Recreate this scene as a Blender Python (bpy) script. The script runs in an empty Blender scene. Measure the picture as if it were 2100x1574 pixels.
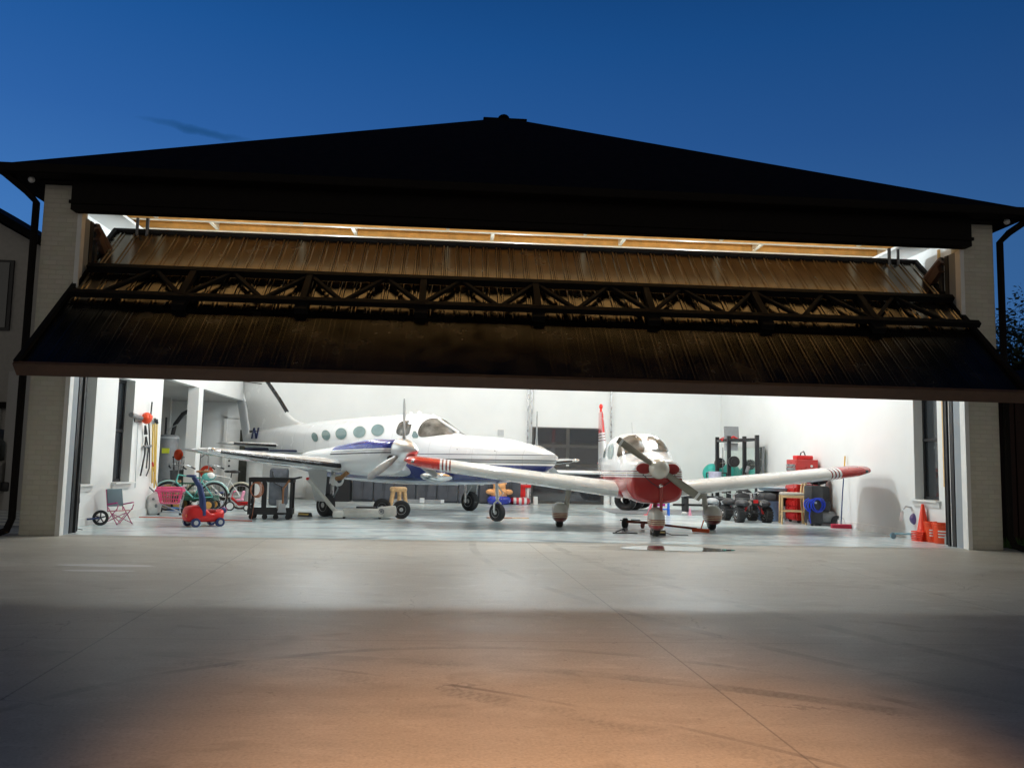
import bpy, bmesh, math, random
from mathutils import Vector, Matrix
from mathutils.bvhtree import BVHTree
random.seed(7)
S=bpy.context.scene; COL=S.collection
# ---------------------------------------------------------------- camera
F=1700.0; CAM=Vector((0,0,1.24)); YAW,PIT,ROL=.068,.0956,.0217
fw=Vector((math.sin(YAW)*math.cos(PIT),math.cos(YAW)*math.cos(PIT),math.sin(PIT)))
r0=Vector((math.cos(YAW),-math.sin(YAW),0)); u0=r0.cross(fw)
rt=r0*math.cos(ROL)+u0*math.sin(ROL); up=-r0*math.sin(ROL)+u0*math.cos(ROL)
cd=bpy.data.cameras.new('camera'); cam=bpy.data.objects.new('camera',cd); COL.objects.link(cam)
cd.sensor_width=36; cd.lens=36*F/2100; cd.clip_end=500; cd.clip_start=.05
cam.matrix_world=Matrix(((rt.x,up.x,-fw.x,CAM.x),(rt.y,up.y,-fw.y,CAM.y),(rt.z,up.z,-fw.z,CAM.z),(0,0,0,1)))
S.camera=cam
S.view_settings.view_transform='Standard'; S.view_settings.look='None'
S.view_settings.exposure=.22; S.view_settings.gamma=1
# ---------------------------------------------------------------- dusk sky
W=bpy.data.worlds.new('World'); S.world=W; W.use_nodes=True
nt=W.node_tree; N=nt.nodes; L=nt.links; N.clear()
out=N.new('ShaderNodeOutputWorld'); bg=N.new('ShaderNodeBackground'); L.new(bg.outputs[0],out.inputs[0])
geo=N.new('ShaderNodeTexCoord'); sep=N.new('ShaderNodeSeparateXYZ'); L.new(geo.outputs['Generated'],sep.inputs[0])
ramp=N.new('ShaderNodeValToRGB'); L.new(sep.outputs['Z'],ramp.inputs[0])
cr=ramp.color_ramp; cr.elements[0].position=0; cr.elements[0].color=(.075,.225,.52,1)
cr.elements[1].position=1; cr.elements[1].color=(.0015,.012,.06,1)
for p,c in ((.25,(.047,.168,.45,1)),(.36,(.025,.117,.37,1)),(.46,(.012,.09,.31,1)),(.56,(.004,.055,.21,1)),(.66,(.002,.03,.13,1))):
    e=cr.elements.new(p); e.color=c
sx=N.new('ShaderNodeMapRange'); L.new(sep.outputs['X'],sx.inputs[0]); sx.inputs[1].default_value=-.5; sx.inputs[2].default_value=.75; sx.inputs[3].default_value=1.12; sx.inputs[4].default_value=.62
# small dark cloud wisp
mp=N.new('ShaderNodeMapping'); L.new(geo.outputs['Generated'],mp.inputs[0]); mp.vector_type='POINT'
cn=Vector((-.325,.991,.395)).normalized()
nz=N.new('ShaderNodeTexNoise'); nz.inputs['Scale'].default_value=22; nz.inputs['Detail'].default_value=5
L.new(geo.outputs['Generated'],nz.inputs['Vector'])
def M(op,a,b=None,c=None,tree=nt):
    m=tree.nodes.new('ShaderNodeMath'); m.operation=op
    for i,v in enumerate((a,b,c)):
        if v is None: continue
        if isinstance(v,(int,float)): m.inputs[i].default_value=v
        else: tree.links.new(v,m.inputs[i])
    return m.outputs[0]
ax=M('DIVIDE',sep.outputs['X'],sep.outputs['Y']); az=M('DIVIDE',sep.outputs['Z'],sep.outputs['Y'])
du=M('ADD',ax,.325); dv=M('SUBTRACT',az,.3965)
dv2=M('ADD',dv,M('MULTIPLY',du,.16)); dv3=M('ADD',dv2,M('MULTIPLY',M('SUBTRACT',nz.outputs['Fac'],.5),.02))
d=M('ADD',M('POWER',M('DIVIDE',du,.075),2),M('POWER',M('DIVIDE',dv3,.0062),2))
cm=M('MULTIPLY',M('SUBTRACT',1,M('MINIMUM',d,1)),M('ADD',M('MULTIPLY',nz.outputs['Fac'],.7),.2)); cm.node.use_clamp=True
yp=M('GREATER_THAN',sep.outputs['Y'],.2); cm2=M('MULTIPLY',cm,yp)
mu=N.new('ShaderNodeMixRGB'); mu.blend_type='MULTIPLY'; mu.inputs[0].default_value=1; L.new(ramp.outputs[0],mu.inputs[1])
yf=N.new('ShaderNodeMapRange'); yf.interpolation_type='SMOOTHSTEP'; L.new(sep.outputs['Y'],yf.inputs[0]); yf.inputs[1].default_value=.15; yf.inputs[2].default_value=.8; yf.inputs[3].default_value=.13; yf.inputs[4].default_value=1
sx2=M('MULTIPLY',sx.outputs[0],yf.outputs[0])   # twilight glow sits behind the hangar, the rest of the sky is dark
cb=N.new('ShaderNodeCombineXYZ'); [L.new(sx2,cb.inputs[i]) for i in range(3)]; L.new(cb.outputs[0],mu.inputs[2])
mc=N.new('ShaderNodeMixRGB'); L.new(cm2,mc.inputs[0]); L.new(mu.outputs[0],mc.inputs[1]); mc.inputs[2].default_value=(.008,.06,.17,1)
# faint Nishita twilight added under the measured gradient
sky=N.new('ShaderNodeTexSky'); sky.sky_type='NISHITA'; sky.sun_disc=False; sky.sun_elevation=math.radians(-4); sky.sun_rotation=math.radians(200)
bk=N.new('ShaderNodeMapRange'); bk.interpolation_type='SMOOTHSTEP'; L.new(sep.outputs['Y'],bk.inputs[0]); bk.inputs[1].default_value=-.5; bk.inputs[2].default_value=.25; bk.inputs[3].default_value=1; bk.inputs[4].default_value=0
mb=N.new('ShaderNodeMixRGB'); L.new(bk.outputs[0],mb.inputs[0]); L.new(mc.outputs[0],mb.inputs[1]); gz=N.new('ShaderNodeMapRange'); gz.interpolation_type='SMOOTHSTEP'; L.new(sep.outputs['Z'],gz.inputs[0]); gz.inputs[1].default_value=.12; gz.inputs[2].default_value=.55; gz.inputs[3].default_value=1; gz.inputs[4].default_value=.05
mg=N.new('ShaderNodeMixRGB'); L.new(gz.outputs[0],mg.inputs[0]); mg.inputs[1].default_value=(.0,.0,.0,1); mg.inputs[2].default_value=(.36,.34,.305,1); L.new(mg.outputs[0],mb.inputs[2])   # low glow added behind the camera to brighten the piers and house
ad=N.new('ShaderNodeMixRGB'); ad.blend_type='ADD'; ad.inputs[0].default_value=.05; L.new(mb.outputs[0],ad.inputs[1]); L.new(sky.outputs[0],ad.inputs[2])
L.new(ad.outputs[0],bg.inputs[0]); bg.inputs[1].default_value=.80
# ---------------------------------------------------------------- helpers
def mat(name,col,rough=.5,metal=0.,noise=0.,nscale=8.,bump=0.,bscale=40.,coat=0.,emit=None,es=1.,trans=0.,spec=.5,alpha=1.):
    m=bpy.data.materials.new(name); m.use_nodes=True; t=m.node_tree; b=t.nodes['Principled BSDF']
    b.inputs['Base Color'].default_value=(*col,1); b.inputs['Roughness'].default_value=rough; b.inputs['Metallic'].default_value=metal
    b.inputs['Coat Weight'].default_value=coat; b.inputs['Coat Roughness'].default_value=.06; b.inputs['Specular IOR Level'].default_value=spec
    b.inputs['Transmission Weight'].default_value=trans; b.inputs['Alpha'].default_value=alpha
    if emit: b.inputs['Emission Color'].default_value=(*emit,1); b.inputs['Emission Strength'].default_value=es
    if noise:
        tc=t.nodes.new('ShaderNodeTexCoord'); n=t.nodes.new('ShaderNodeTexNoise'); n.inputs['Scale'].default_value=nscale; n.inputs['Detail'].default_value=6
        t.links.new(tc.outputs['Object'],n.inputs['Vector'])
        r=t.nodes.new('ShaderNodeMapRange'); r.inputs[1].default_value=.3; r.inputs[2].default_value=.7; r.inputs[3].default_value=1-noise; r.inputs[4].default_value=1+noise
        t.links.new(n.outputs['Fac'],r.inputs[0])
        h=t.nodes.new('ShaderNodeHueSaturation'); h.inputs['Color'].default_value=(*col,1); t.links.new(r.outputs[0],h.inputs['Value']); t.links.new(h.outputs[0],b.inputs['Base Color'])
        r2=t.nodes.new('ShaderNodeMapRange'); r2.inputs[3].default_value=max(.03,rough-.12); r2.inputs[4].default_value=min(1,rough+.12); t.links.new(n.outputs['Fac'],r2.inputs[0]); t.links.new(r2.outputs[0],b.inputs['Roughness'])
    if bump:
        tc=t.nodes.new('ShaderNodeTexCoord'); n=t.nodes.new('ShaderNodeTexNoise'); n.inputs['Scale'].default_value=bscale; t.links.new(tc.outputs['Object'],n.inputs['Vector'])
        bp=t.nodes.new('ShaderNodeBump'); bp.inputs['Strength'].default_value=bump; bp.inputs['Distance'].default_value=.01; t.links.new(n.outputs['Fac'],bp.inputs['Height']); t.links.new(bp.outputs[0],b.inputs['Normal'])
    return m
def bandmat(name,bands,axis='Z',rough=.22,coat=.6,tilt=0.,absv=False,metal=0.,xcut=None,front=None):
    """constant bands along an object axis: bands=[(upto,color)...]; xcut=(x,color): behind x the plain colour"""
    m=mat(name,(.8,.8,.8),rough,metal,coat=coat); t=m.node_tree; b=t.nodes['Principled BSDF']
    tc=t.nodes.new('ShaderNodeTexCoord'); s=t.nodes.new('ShaderNodeSeparateXYZ'); t.links.new(tc.outputs['Object'],s.inputs[0])
    v=s.outputs[axis]
    if absv: v=M('ABSOLUTE',v,tree=t)
    if tilt: v=M('ADD',v,M('MULTIPLY',s.outputs['X'],tilt,tree=t),tree=t)
    lo=bands[0][0]-.06; hi=bands[-2][0]+.06
    r=t.nodes.new('ShaderNodeMapRange'); r.inputs[1].default_value=lo; r.inputs[2].default_value=hi; t.links.new(v,r.inputs[0])
    cr=t.nodes.new('ShaderNodeValToRGB'); cr.color_ramp.interpolation='CONSTANT'; t.links.new(r.outputs[0],cr.inputs[0])
    els=cr.color_ramp.elements; els[0].position=0; els[0].color=(*bands[0][1],1); els.remove(els[1])
    for i in range(1,len(bands)):
        e=els.new((bands[i-1][0]-lo)/(hi-lo)); e.color=(*bands[i][1],1)
    c=cr.outputs[0]
    if xcut:
        mx=t.nodes.new('ShaderNodeMixRGB'); t.links.new(M('LESS_THAN',s.outputs['X'],xcut[0],tree=t),mx.inputs[0]); t.links.new(c,mx.inputs[1]); mx.inputs[2].default_value=(*xcut[1],1); c=mx.outputs[0]
    if name.split('_')[-2] in ('fuselage',) or 'fuselage' in name:
        fr_=M('ABSOLUTE',M('SUBTRACT',M('FRACT',M('DIVIDE',s.outputs['X'],.62,tree=t),tree=t),.5,tree=t),tree=t)
        mx=t.nodes.new('ShaderNodeMixRGB'); mx.blend_type='MULTIPLY'; t.links.new(M('MULTIPLY',M('LESS_THAN',fr_,.006,tree=t),.4,tree=t),mx.inputs[0]); t.links.new(c,mx.inputs[1]); mx.inputs[2].default_value=(.2,.2,.2,1); c=mx.outputs[0]
    t.links.new(c,b.inputs['Base Color'])
    n=t.nodes.new('ShaderNodeTexNoise'); n.inputs['Scale'].default_value=3; t.links.new(tc.outputs['Object'],n.inputs['Vector'])
    r2=t.nodes.new('ShaderNodeMapRange'); r2.inputs[3].default_value=rough-.08; r2.inputs[4].default_value=rough+.12; t.links.new(n.outputs['Fac'],r2.inputs[0]); t.links.new(r2.outputs[0],b.inputs['Roughness'])
    return m
class MB:
    def __init__(s): s.b=bmesh.new(); s.sm=False
    def box(s,c,d,rot=(0,0,0),bev=0.):
        r=bmesh.ops.create_cube(s.b,size=1); vs=r['verts']
        for v in vs: v.co=Vector((v.co.x*d[0],v.co.y*d[1],v.co.z*d[2]))
        if bev:
            es=list({e for v in vs for e in v.link_edges}); r2=bmesh.ops.bevel(s.b,geom=es,offset=bev,segments=2,affect='EDGES',profile=.5); vs=[v for v in s.b.verts if v.is_valid and v in set(r2['verts'])|set(v for v in vs if v.is_valid)]
        from mathutils import Euler
        R=Euler(rot).to_matrix()
        for v in vs: v.co=R@v.co+Vector(c)
        return s
    def ring(s,pts): return [s.b.verts.new(p) for p in pts]
    def skin(s,rings,caps=True,closed=True):
        for a,b in zip(rings,rings[1:]):
            n=len(a)
            for i in range(n if closed else n-1): 
                try: s.b.faces.new((a[i],a[(i+1)%n],b[(i+1)%n],b[i]))
                except ValueError: pass
        if caps and closed:
            for q in (rings[0],rings[-1]):
                try: s.b.faces.new(q)
                except ValueError: pass
        return s
    def tube(s,pts,r,n=8,caps=True):
        pts=[Vector(p) for p in pts]; rings=[]; prev=None
        for i,p in enumerate(pts):
            t=(pts[min(i+1,len(pts)-1)]-pts[max(i-1,0)]).normalized()
            if prev is None: a=t.orthogonal().normalized()
            else: a=(prev-t*prev.dot(t)); a=a.normalized() if a.length>1e-6 else t.orthogonal().normalized()
            prev=a; b=t.cross(a); rr=r[i] if isinstance(r,(list,tuple)) else r
            rings.append(s.ring([p+(a*math.cos(k*2*math.pi/n)+b*math.sin(k*2*math.pi/n))*rr for k in range(n)]))
        return s.skin(rings,caps)
    def cyl(s,p0,p1,r0,r1=None,n=20): return s.tube([p0,p1],[r0,r0 if r1 is None else r1],n)
    def lathe(s,prof,c=(0,0,0),ax='z',n=28):
        c=Vector(c); rings=[]
        for r,h in prof:
            q=[]
            for k in range(n):
                a=k*2*math.pi/n; x,y=max(r,1e-4)*math.cos(a),max(r,1e-4)*math.sin(a)
                q.append(c+(Vector((x,y,h)) if ax=='z' else Vector((h,x,y)) if ax=='x' else Vector((y,h,x))))
            rings.append(s.ring(q))
        return s.skin(rings,True)
    def sph(s,c,r,n=16):
        if not isinstance(r,(tuple,list)): r=(r,r,r)
        q=bmesh.ops.create_uvsphere(s.b,u_segments=n,v_segments=n//2+2,radius=1)
        for v in q['verts']: v.co=Vector((v.co.x*r[0],v.co.y*r[1],v.co.z*r[2]))+Vector(c)
        return s
    def torus(s,c,R,r,ax='y',n=32,m=8,a0=0,a1=2*math.pi,sq=1.):
        c=Vector(c); rings=[]; full=abs(a1-a0)>6.28; cnt=n if full else n+1
        for i in range(cnt):
            a=a0+(a1-a0)*i/n; q=[]
            for k in range(m):
                b=k*2*math.pi/m; rr=R+r*math.cos(b); h=r*sq*math.sin(b); x,z=rr*math.cos(a),rr*math.sin(a)
                q.append(c+(Vector((x,h,z)) if ax=='y' else Vector((h,x,z)) if ax=='x' else Vector((x,z,h))))
            rings.append(s.ring(q))
        if full: rings.append(rings[0])
        return s.skin(rings,not full)
    def ext(s,poly,ax,a0,a1):
        def P(u,v,w): return (u,w,v) if ax=='y' else (w,u,v) if ax=='x' else (u,v,w)
        return s.skin([s.ring([P(u,v,a0) for u,v in poly]),s.ring([P(u,v,a1) for u,v in poly])])
    def quad(s,*p): s.b.faces.new([s.b.verts.new(q) for q in p]); return s
def P(name,mb,m,parent=None,smooth=False,label=None):
    bmesh.ops.recalc_face_normals(mb.b,faces=mb.b.faces[:])
    me=bpy.data.meshes.new(name); mb.b.to_mesh(me); mb.b.free(); me.materials.append(m)
    if smooth:
        for p in me.polygons: p.use_smooth=True
        try: me.set_sharp_from_angle(angle=math.radians(40))
        except Exception: pass
    o=bpy.data.objects.new(name,me); COL.objects.link(o)
    if parent: o.parent=parent
    if label: o['label']=label
    return o
def T(name,label,cat,X=0,Y=0,rz=0,z=0,group=None):
    o=bpy.data.objects.new(name,None); COL.objects.link(o); o.location=(X,Y,z); o.rotation_euler=(0,0,rz); o['label']=label; o['category']=cat; o.empty_display_size=.1
    if group: o['group']=group
    return o
def tag(o,label,cat,group=None):
    o['label']=label; o['category']=cat
    if group: o['group']=group
    return o
def struct(o): o['kind']='structure'; return o
def copy(o,loc,rz=None,label=None):
    c=o.copy(); COL.objects.link(c); c.location=loc
    if rz is not None: c.rotation_euler=(0,0,rz)
    if label: c['label']=label
    for ch in [k for k in bpy.data.objects if k.parent==o]:
        d=ch.copy(); COL.objects.link(d); d.parent=c
        for g in [k for k in bpy.data.objects if k.parent==ch]:
            e=g.copy(); COL.objects.link(e); e.parent=d
    return c
# ---------------------------------------------------------------- materials
white=mat('white_paint',(.80,.80,.79),.25,coat=.6,noise=.03,nscale=2)
wallm=mat('white_wall_paint',(.80,.81,.80),.75,noise=.03,nscale=1.2,bump=.15,bscale=60)
trimw=mat('white_trim',(.82,.82,.80),.4,noise=.04)
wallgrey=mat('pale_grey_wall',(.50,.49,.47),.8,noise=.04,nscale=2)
blackm=mat('black_plastic',(.02,.02,.022),.45,noise=.2)
darkm=mat('dark_metal',(.035,.035,.038),.4,metal=.3,noise=.2)
rubber=mat('tyre_rubber',(.025,.025,.026),.8,noise=.2,bump=.3,bscale=90)
steel=mat('brushed_steel',(.55,.56,.57),.28,metal=1,noise=.1)
chrome=mat('chrome',(.85,.86,.87),.06,metal=1)
alu=mat('painted_aluminium',(.62,.62,.6),.35,metal=.2,noise=.05)
greym=mat('grey_plastic',(.22,.23,.24),.5,noise=.1)
lgrey=mat('light_grey_plastic',(.5,.52,.54),.5,noise=.08)
red=mat('red_paint',(.55,.02,.015),.3,coat=.5,noise=.08)
redpl=mat('red_plastic',(.65,.012,.012),.35,noise=.06)
orange=mat('orange_plastic',(.85,.07,.012),.45,noise=.06)
navy=mat('navy_plastic',(.025,.045,.16),.4,noise=.1)
blue=mat('blue_hose',(.01,.05,.55),.4)
teal=mat('teal_rubber',(.03,.42,.36),.45,noise=.05)
tealp=mat('teal_paint',(.15,.55,.5),.25,coat=.5)
pink=mat('pink_plastic',(.75,.09,.22),.4,noise=.08)
pinkl=mat('light_pink_plastic',(.85,.35,.5),.4,noise=.08)
green=mat('dark_green_paint',(.015,.09,.055),.5,noise=.15)
yellow=mat('yellow_handle',(.75,.5,.1),.5,noise=.1)
wood=mat('pale_wood',(.55,.34,.16),.5,noise=.2,nscale=14)
brown=mat('brown_leather',(.32,.13,.05),.5,noise=.15)
glassd=mat('dark_window_glass',(.03,.035,.04),.05,noise=.1,spec=.8)
glassg=mat('tinted_green_glass',(.16,.24,.24),.08,noise=.15,nscale=4,spec=.8)
cockpit=mat('cockpit_glass',(.12,.115,.105),.10,noise=.7,nscale=4.5,spec=.45)
navyp=mat('navy_paint',(.01,.018,.09),.2,coat=.8)
boot=mat('deice_boot',(.015,.015,.017),.25,noise=.2)
# ---------------------------------------------------------------- lights
def area(X,Y,Z,sx,sy,w,col=(.86,.96,1)):
    l=bpy.data.lights.new('ceiling_lamp_light','POINT'); l.shadow_soft_size=.10; l.energy=w; l.color=col
    o=bpy.data.objects.new('ceiling_lamp_light',l); COL.objects.link(o); o.location=(X,Y,Z-.10); return o
LED=165
l_=bpy.data.lights.new('joist_fill_light','AREA'); l_.shape='RECTANGLE'; l_.size=13.6; l_.size_y=.06; l_.energy=66; l_.color=(1,.97,.9)  # unseen fill light added behind the header to brighten the ceiling timber
o_=bpy.data.objects.new('joist_fill_light',l_); COL.objects.link(o_); o_.location=(1.25,13.36,5.12); o_.rotation_euler=Vector((0,.62,.78)).to_track_quat('-Z','Y').to_euler()
for j,Y in enumerate((17.5,20.4,23.4)):
    for i,X in enumerate((-2.5,1.25,5.0) if j==0 else (-3.6,1.25,6.1)):
        LW=LED*(2.2,.6,.42)[j]; t=T('ceiling_light','white linear ceiling lamp under the joists, row %s from the door, %s'%(('first','second','third')[j],('left','middle','right')[i]),'ceiling light',X,Y,0,5.3,'ceiling lights')
        P('housing',MB().box((0,0,.03),(1.24,.36,.05),bev=.01),trimw,t)
        P('diffuser',MB().box((0,0,0),(1.2,.3,.01)),mat('lamp_diffuser',(.9,.9,.9),.5,emit=(1,1,1),es=6),t)
        area(X,Y,5.285,1.15,.26,LW)
sp=bpy.data.lights.new('warm_yard_lamp','SPOT'); sp.energy=2800; sp.color=(1,.52,.26); sp.spot_size=math.radians(40); sp.spot_blend=1; sp.shadow_soft_size=.12
so=bpy.data.objects.new('warm_yard_lamp',sp); COL.objects.link(so); so.location=(.7,-1.6,3.6)
so.rotation_euler=(Vector((.58,3.0,0))-Vector(so.location)).to_track_quat('-Z','Y').to_euler()
# ---------------------------------------------------------------- ground
def ground_mat(inside):
    m=bpy.data.materials.new('epoxy_floor' if inside else 'concrete_apron'); m.use_nodes=True; t=m.node_tree; b=t.nodes['Principled BSDF']; n_=t.nodes; l=t.links
    g=n_.new('ShaderNodeNewGeometry'); s=n_.new('ShaderNodeSeparateXYZ'); l.new(g.outputs['Position'],s.inputs[0])
    def noise(sc,det=6,dist=0.,stretch=(1,1,1),rough=.55):
        mp=n_.new('ShaderNodeMapping'); mp.inputs['Scale'].default_value=stretch; l.new(g.outputs['Position'],mp.inputs[0])
        n=n_.new('ShaderNodeTexNoise'); n.inputs['Scale'].default_value=sc; n.inputs['Detail'].default_value=det; n.inputs['Distortion'].default_value=dist; n.inputs['Roughness'].default_value=rough; l.new(mp.outputs[0],n.inputs['Vector']); return n.outputs['Fac']
    def rampc(v,pts):
        r=n_.new('ShaderNodeValToRGB'); l.new(v,r.inputs[0]); e=r.color_ramp.elements
        e[0].position=pts[0][0]; e[0].color=(*pts[0][1],1); e[1].position=pts[-1][0]; e[1].color=(*pts[-1][1],1)
        for p,c in pts[1:-1]: k=e.new(p); k.color=(*c,1)
        return r.outputs[0]
    def mix(f,a,c,mode='MIX'):
        x=n_.new('ShaderNodeMixRGB'); x.blend_type=mode
        for i,v in enumerate((f,a,c)):
            if isinstance(v,(int,float)): x.inputs[i].default_value=v
            elif isinstance(v,tuple): x.inputs[i].default_value=(*v,1)
            else: l.new(v,x.inputs[i])
        return x.outputs[0]
    if inside:
        c=rampc(noise(.9,7,1.6,(.5,1.4,1)),[(.30,(.28,.31,.33)),(.42,(.50,.55,.57)),(.5,(.84,.88,.88)),(.56,(.50,.66,.70)),(.68,(.86,.87,.86))])
        c=mix(M('MULTIPLY',noise(3.3,5,2.,(.4,1.3,1)),.5,tree=t),c,(.66,.78,.80))
        l.new(c,b.inputs['Base Color']); r=M('ADD',M('MULTIPLY',noise(2.2,4),.22,tree=t),.10,tree=t); l.new(r,b.inputs['Roughness']); b.inputs['Specular IOR Level'].default_value=.5
        bn=n_.new('ShaderNodeBump'); bn.inputs['Strength'].default_value=.12; bn.inputs['Distance'].default_value=.02; l.new(noise(1.6,3),bn.inputs['Height']); l.new(bn.outputs[0],b.inputs['Normal'])
        return m
    big=noise(.35,6,.6,(.6,1.8,1)); c=rampc(big,[(.28,(.36,.345,.29)),(.42,(.52,.505,.44)),(.56,(.66,.65,.58)),(.72,(.78,.775,.71))])
    c=mix(M('MULTIPLY',noise(2.4,8,.4,(.35,2.2,1),.7),.55,tree=t),c,(.33,.30,.25))
    for sc_,st_,lo_,hi_,amt,cc in ((2.2,(.6,1.3,1),.52,.68,.45,(.33,.31,.26)),(3.6,(.7,1.4,1),.55,.68,.4,(.82,.81,.75)),(.6,(.6,1.2,1),.50,.62,.45,(.33,.30,.25)),(26,(1,1,1),.58,.66,.5,(.26,.235,.19)),(70,(1,1,1),.60,.66,.5,(.24,.22,.18))):
        kk=n_.new('ShaderNodeMapRange'); l.new(noise(sc_,8,.5,st_,.62),kk.inputs[0]); kk.inputs[1].default_value=lo_; kk.inputs[2].default_value=hi_; kk.inputs[4].default_value=amt; c=mix(kk.outputs[0],c,cc)
    fine=noise(60,3,0); c=mix(.35,c,rampc(fine,[(.3,(.25,.23,.2)),(.7,(.62,.58,.52))]))
    spot=noise(9,4,0); c=mix(M('MULTIPLY',M('GREATER_THAN',spot,.71,tree=t),.35,tree=t),c,(.10,.085,.07))
    def arc(p0,p1,p2,w,strength,tread=False,c=None):
        (x1,y1),(x2,y2),(x3,y3)=p0,p1,p2
        D=2*(x1*(y2-y3)+x2*(y3-y1)+x3*(y1-y2))
        ux=((x1*x1+y1*y1)*(y2-y3)+(x2*x2+y2*y2)*(y3-y1)+(x3*x3+y3*y3)*(y1-y2))/D
        uy=((x1*x1+y1*y1)*(x3-x2)+(x2*x2+y2*y2)*(x1-x3)+(x3*x3+y3*y3)*(x2-x1))/D
        R=math.hypot(x1-ux,y1-uy)
        dx=M('SUBTRACT',s.outputs['X'],ux,tree=t); dy=M('SUBTRACT',s.outputs['Y'],uy,tree=t)
        rr=M('SQRT',M('ADD',M('MULTIPLY',dx,dx,tree=t),M('MULTIPLY',dy,dy,tree=t),tree=t),tree=t)
        dd=M('ABSOLUTE',M('SUBTRACT',rr,R,tree=t),tree=t)
        k=n_.new('ShaderNodeMapRange'); k.interpolation_type='SMOOTHSTEP'; l.new(dd,k.inputs[0]); k.inputs[1].default_value=w*.55; k.inputs[2].default_value=w; k.inputs[3].default_value=1; k.inputs[4].default_value=0
        f=M('MULTIPLY',k.outputs[0],strength,tree=t)
        if tread:
            an=M('ARCTAN2',dy,dx,tree=t); a2=M('MULTIPLY',an,R/.055,tree=t); sw=M('PINGPONG',M('ADD',a2,M('MULTIPLY',M('FLOOR',M('MULTIPLY',dd,26,tree=t),tree=t),.5,tree=t),tree=t),.5,tree=t)
            f=M('MULTIPLY',f,M('ADD',M('MULTIPLY',M('GREATER_THAN',sw,.26,tree=t),.6,tree=t),.4,tree=t),tree=t)
        f=M('MULTIPLY',f,M('ADD',M('MULTIPLY',noise(1.7,6,.8),3.0,tree=t),-1.12,tree=t),tree=t); f.node.use_clamp=True
        return f
    def cell(v,o,w): return M('FLOOR',M('DIVIDE',M('ADD',v,o,tree=t),w,tree=t),tree=t)
    cbv=n_.new('ShaderNodeCombineXYZ'); l.new(cell(s.outputs['X'],1.95,3.62),cbv.inputs[0]); l.new(cell(s.outputs['Y'],1.35,3.65),cbv.inputs[1]); wn=n_.new('ShaderNodeTexWhiteNoise'); l.new(cbv.outputs[0],wn.inputs['Vector'])
    c=mix(M('MULTIPLY',wn.outputs['Value'],.22,tree=t),c,(.30,.27,.22))
    st=noise(1.1,5,1.2,(1,1.5,1)); kst=n_.new('ShaderNodeMapRange'); l.new(st,kst.inputs[0]); kst.inputs[1].default_value=.58; kst.inputs[2].default_value=.72; kst.inputs[4].default_value=.5; c=mix(kst.outputs[0],c,(.24,.205,.16))
    vo=n_.new('ShaderNodeTexVoronoi'); vo.feature='DISTANCE_TO_EDGE'; vo.inputs['Scale'].default_value=.34; mpv=n_.new('ShaderNodeVectorMath'); mpv.operation='ADD'; nn=n_.new('ShaderNodeTexNoise'); nn.inputs['Scale'].default_value=1.6; nn.inputs['Detail'].default_value=8; l.new(g.outputs['Position'],nn.inputs['Vector']); l.new(g.outputs['Position'],mpv.inputs[0]); l.new(nn.outputs['Color'],mpv.inputs[1]); l.new(mpv.outputs[0],vo.inputs['Vector'])
    c=mix(M('MULTIPLY',M('MULTIPLY',M('LESS_THAN',vo.outputs['Distance'],.0022,tree=t),M('GREATER_THAN',noise(.5,3),.52,tree=t),tree=t),.35,tree=t),c,(.10,.085,.07))
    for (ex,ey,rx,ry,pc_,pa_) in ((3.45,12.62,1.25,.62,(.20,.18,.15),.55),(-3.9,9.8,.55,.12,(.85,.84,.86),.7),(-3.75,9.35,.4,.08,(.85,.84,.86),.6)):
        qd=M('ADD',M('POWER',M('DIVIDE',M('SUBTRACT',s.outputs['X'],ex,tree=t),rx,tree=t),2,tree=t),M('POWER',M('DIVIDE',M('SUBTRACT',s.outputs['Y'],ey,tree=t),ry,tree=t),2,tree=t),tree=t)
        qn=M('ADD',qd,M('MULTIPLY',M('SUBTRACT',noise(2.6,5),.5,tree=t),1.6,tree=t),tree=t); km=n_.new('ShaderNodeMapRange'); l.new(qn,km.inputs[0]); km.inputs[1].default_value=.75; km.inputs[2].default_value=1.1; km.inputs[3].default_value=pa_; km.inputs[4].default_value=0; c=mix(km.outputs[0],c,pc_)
    dark=(.075,.062,.05)
    for a in (((-1.6,5.31),(.34,4.45),(1.5,3.51),.10,.42,True),((-1.63,5.42),(.42,4.56),(1.62,3.58),.025,.6),((-.38,5.68),(1.0,5.62),(2.46,4.47),.05,.55),((.39,5.17),(1.36,4.85),(2.44,4.21),.09,.30,True),((-3.5,5.3),(-1.6,5.5),(.2,5.25),.08,.4),((1.25,7.74),(2.06,6.07),(3.,4.66),.07,.5),((1.6,12.4),(2.2,9.),(3.0,6.6),.10,.45)):
        c=mix(arc(*a),c,dark)
    def joint(x0,sl,w=.012):
        dd=M('ABSOLUTE',M('SUBTRACT',s.outputs['X'],M('ADD',M('MULTIPLY',s.outputs['Y'],sl,tree=t),x0,tree=t),tree=t),tree=t); return M('MULTIPLY',M('LESS_THAN',dd,w,tree=t),.45,tree=t)
    for x0,sl in ((1.69,-.037),(-1.93,-.07),(5.3,-.037),(-5.6,-.07),(9.,0)): c=mix(joint(x0,sl,.006),c,(.05,.045,.04))
    def jy(y0,w=.012):
        dd=M('ABSOLUTE',M('SUBTRACT',s.outputs['Y'],y0,tree=t),tree=t); return M('MULTIPLY',M('LESS_THAN',dd,w,tree=t),.35,tree=t)
    for y0 in (9.6,5.95,2.3): c=mix(jy(y0,.006),c,(.07,.06,.05))
    c=mix(M('MULTIPLY',M('LESS_THAN',M('ABSOLUTE',M('SUBTRACT',s.outputs['Y'],13.2,tree=t),tree=t),.03,tree=t),.6,tree=t),c,(.08,.08,.075))
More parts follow.
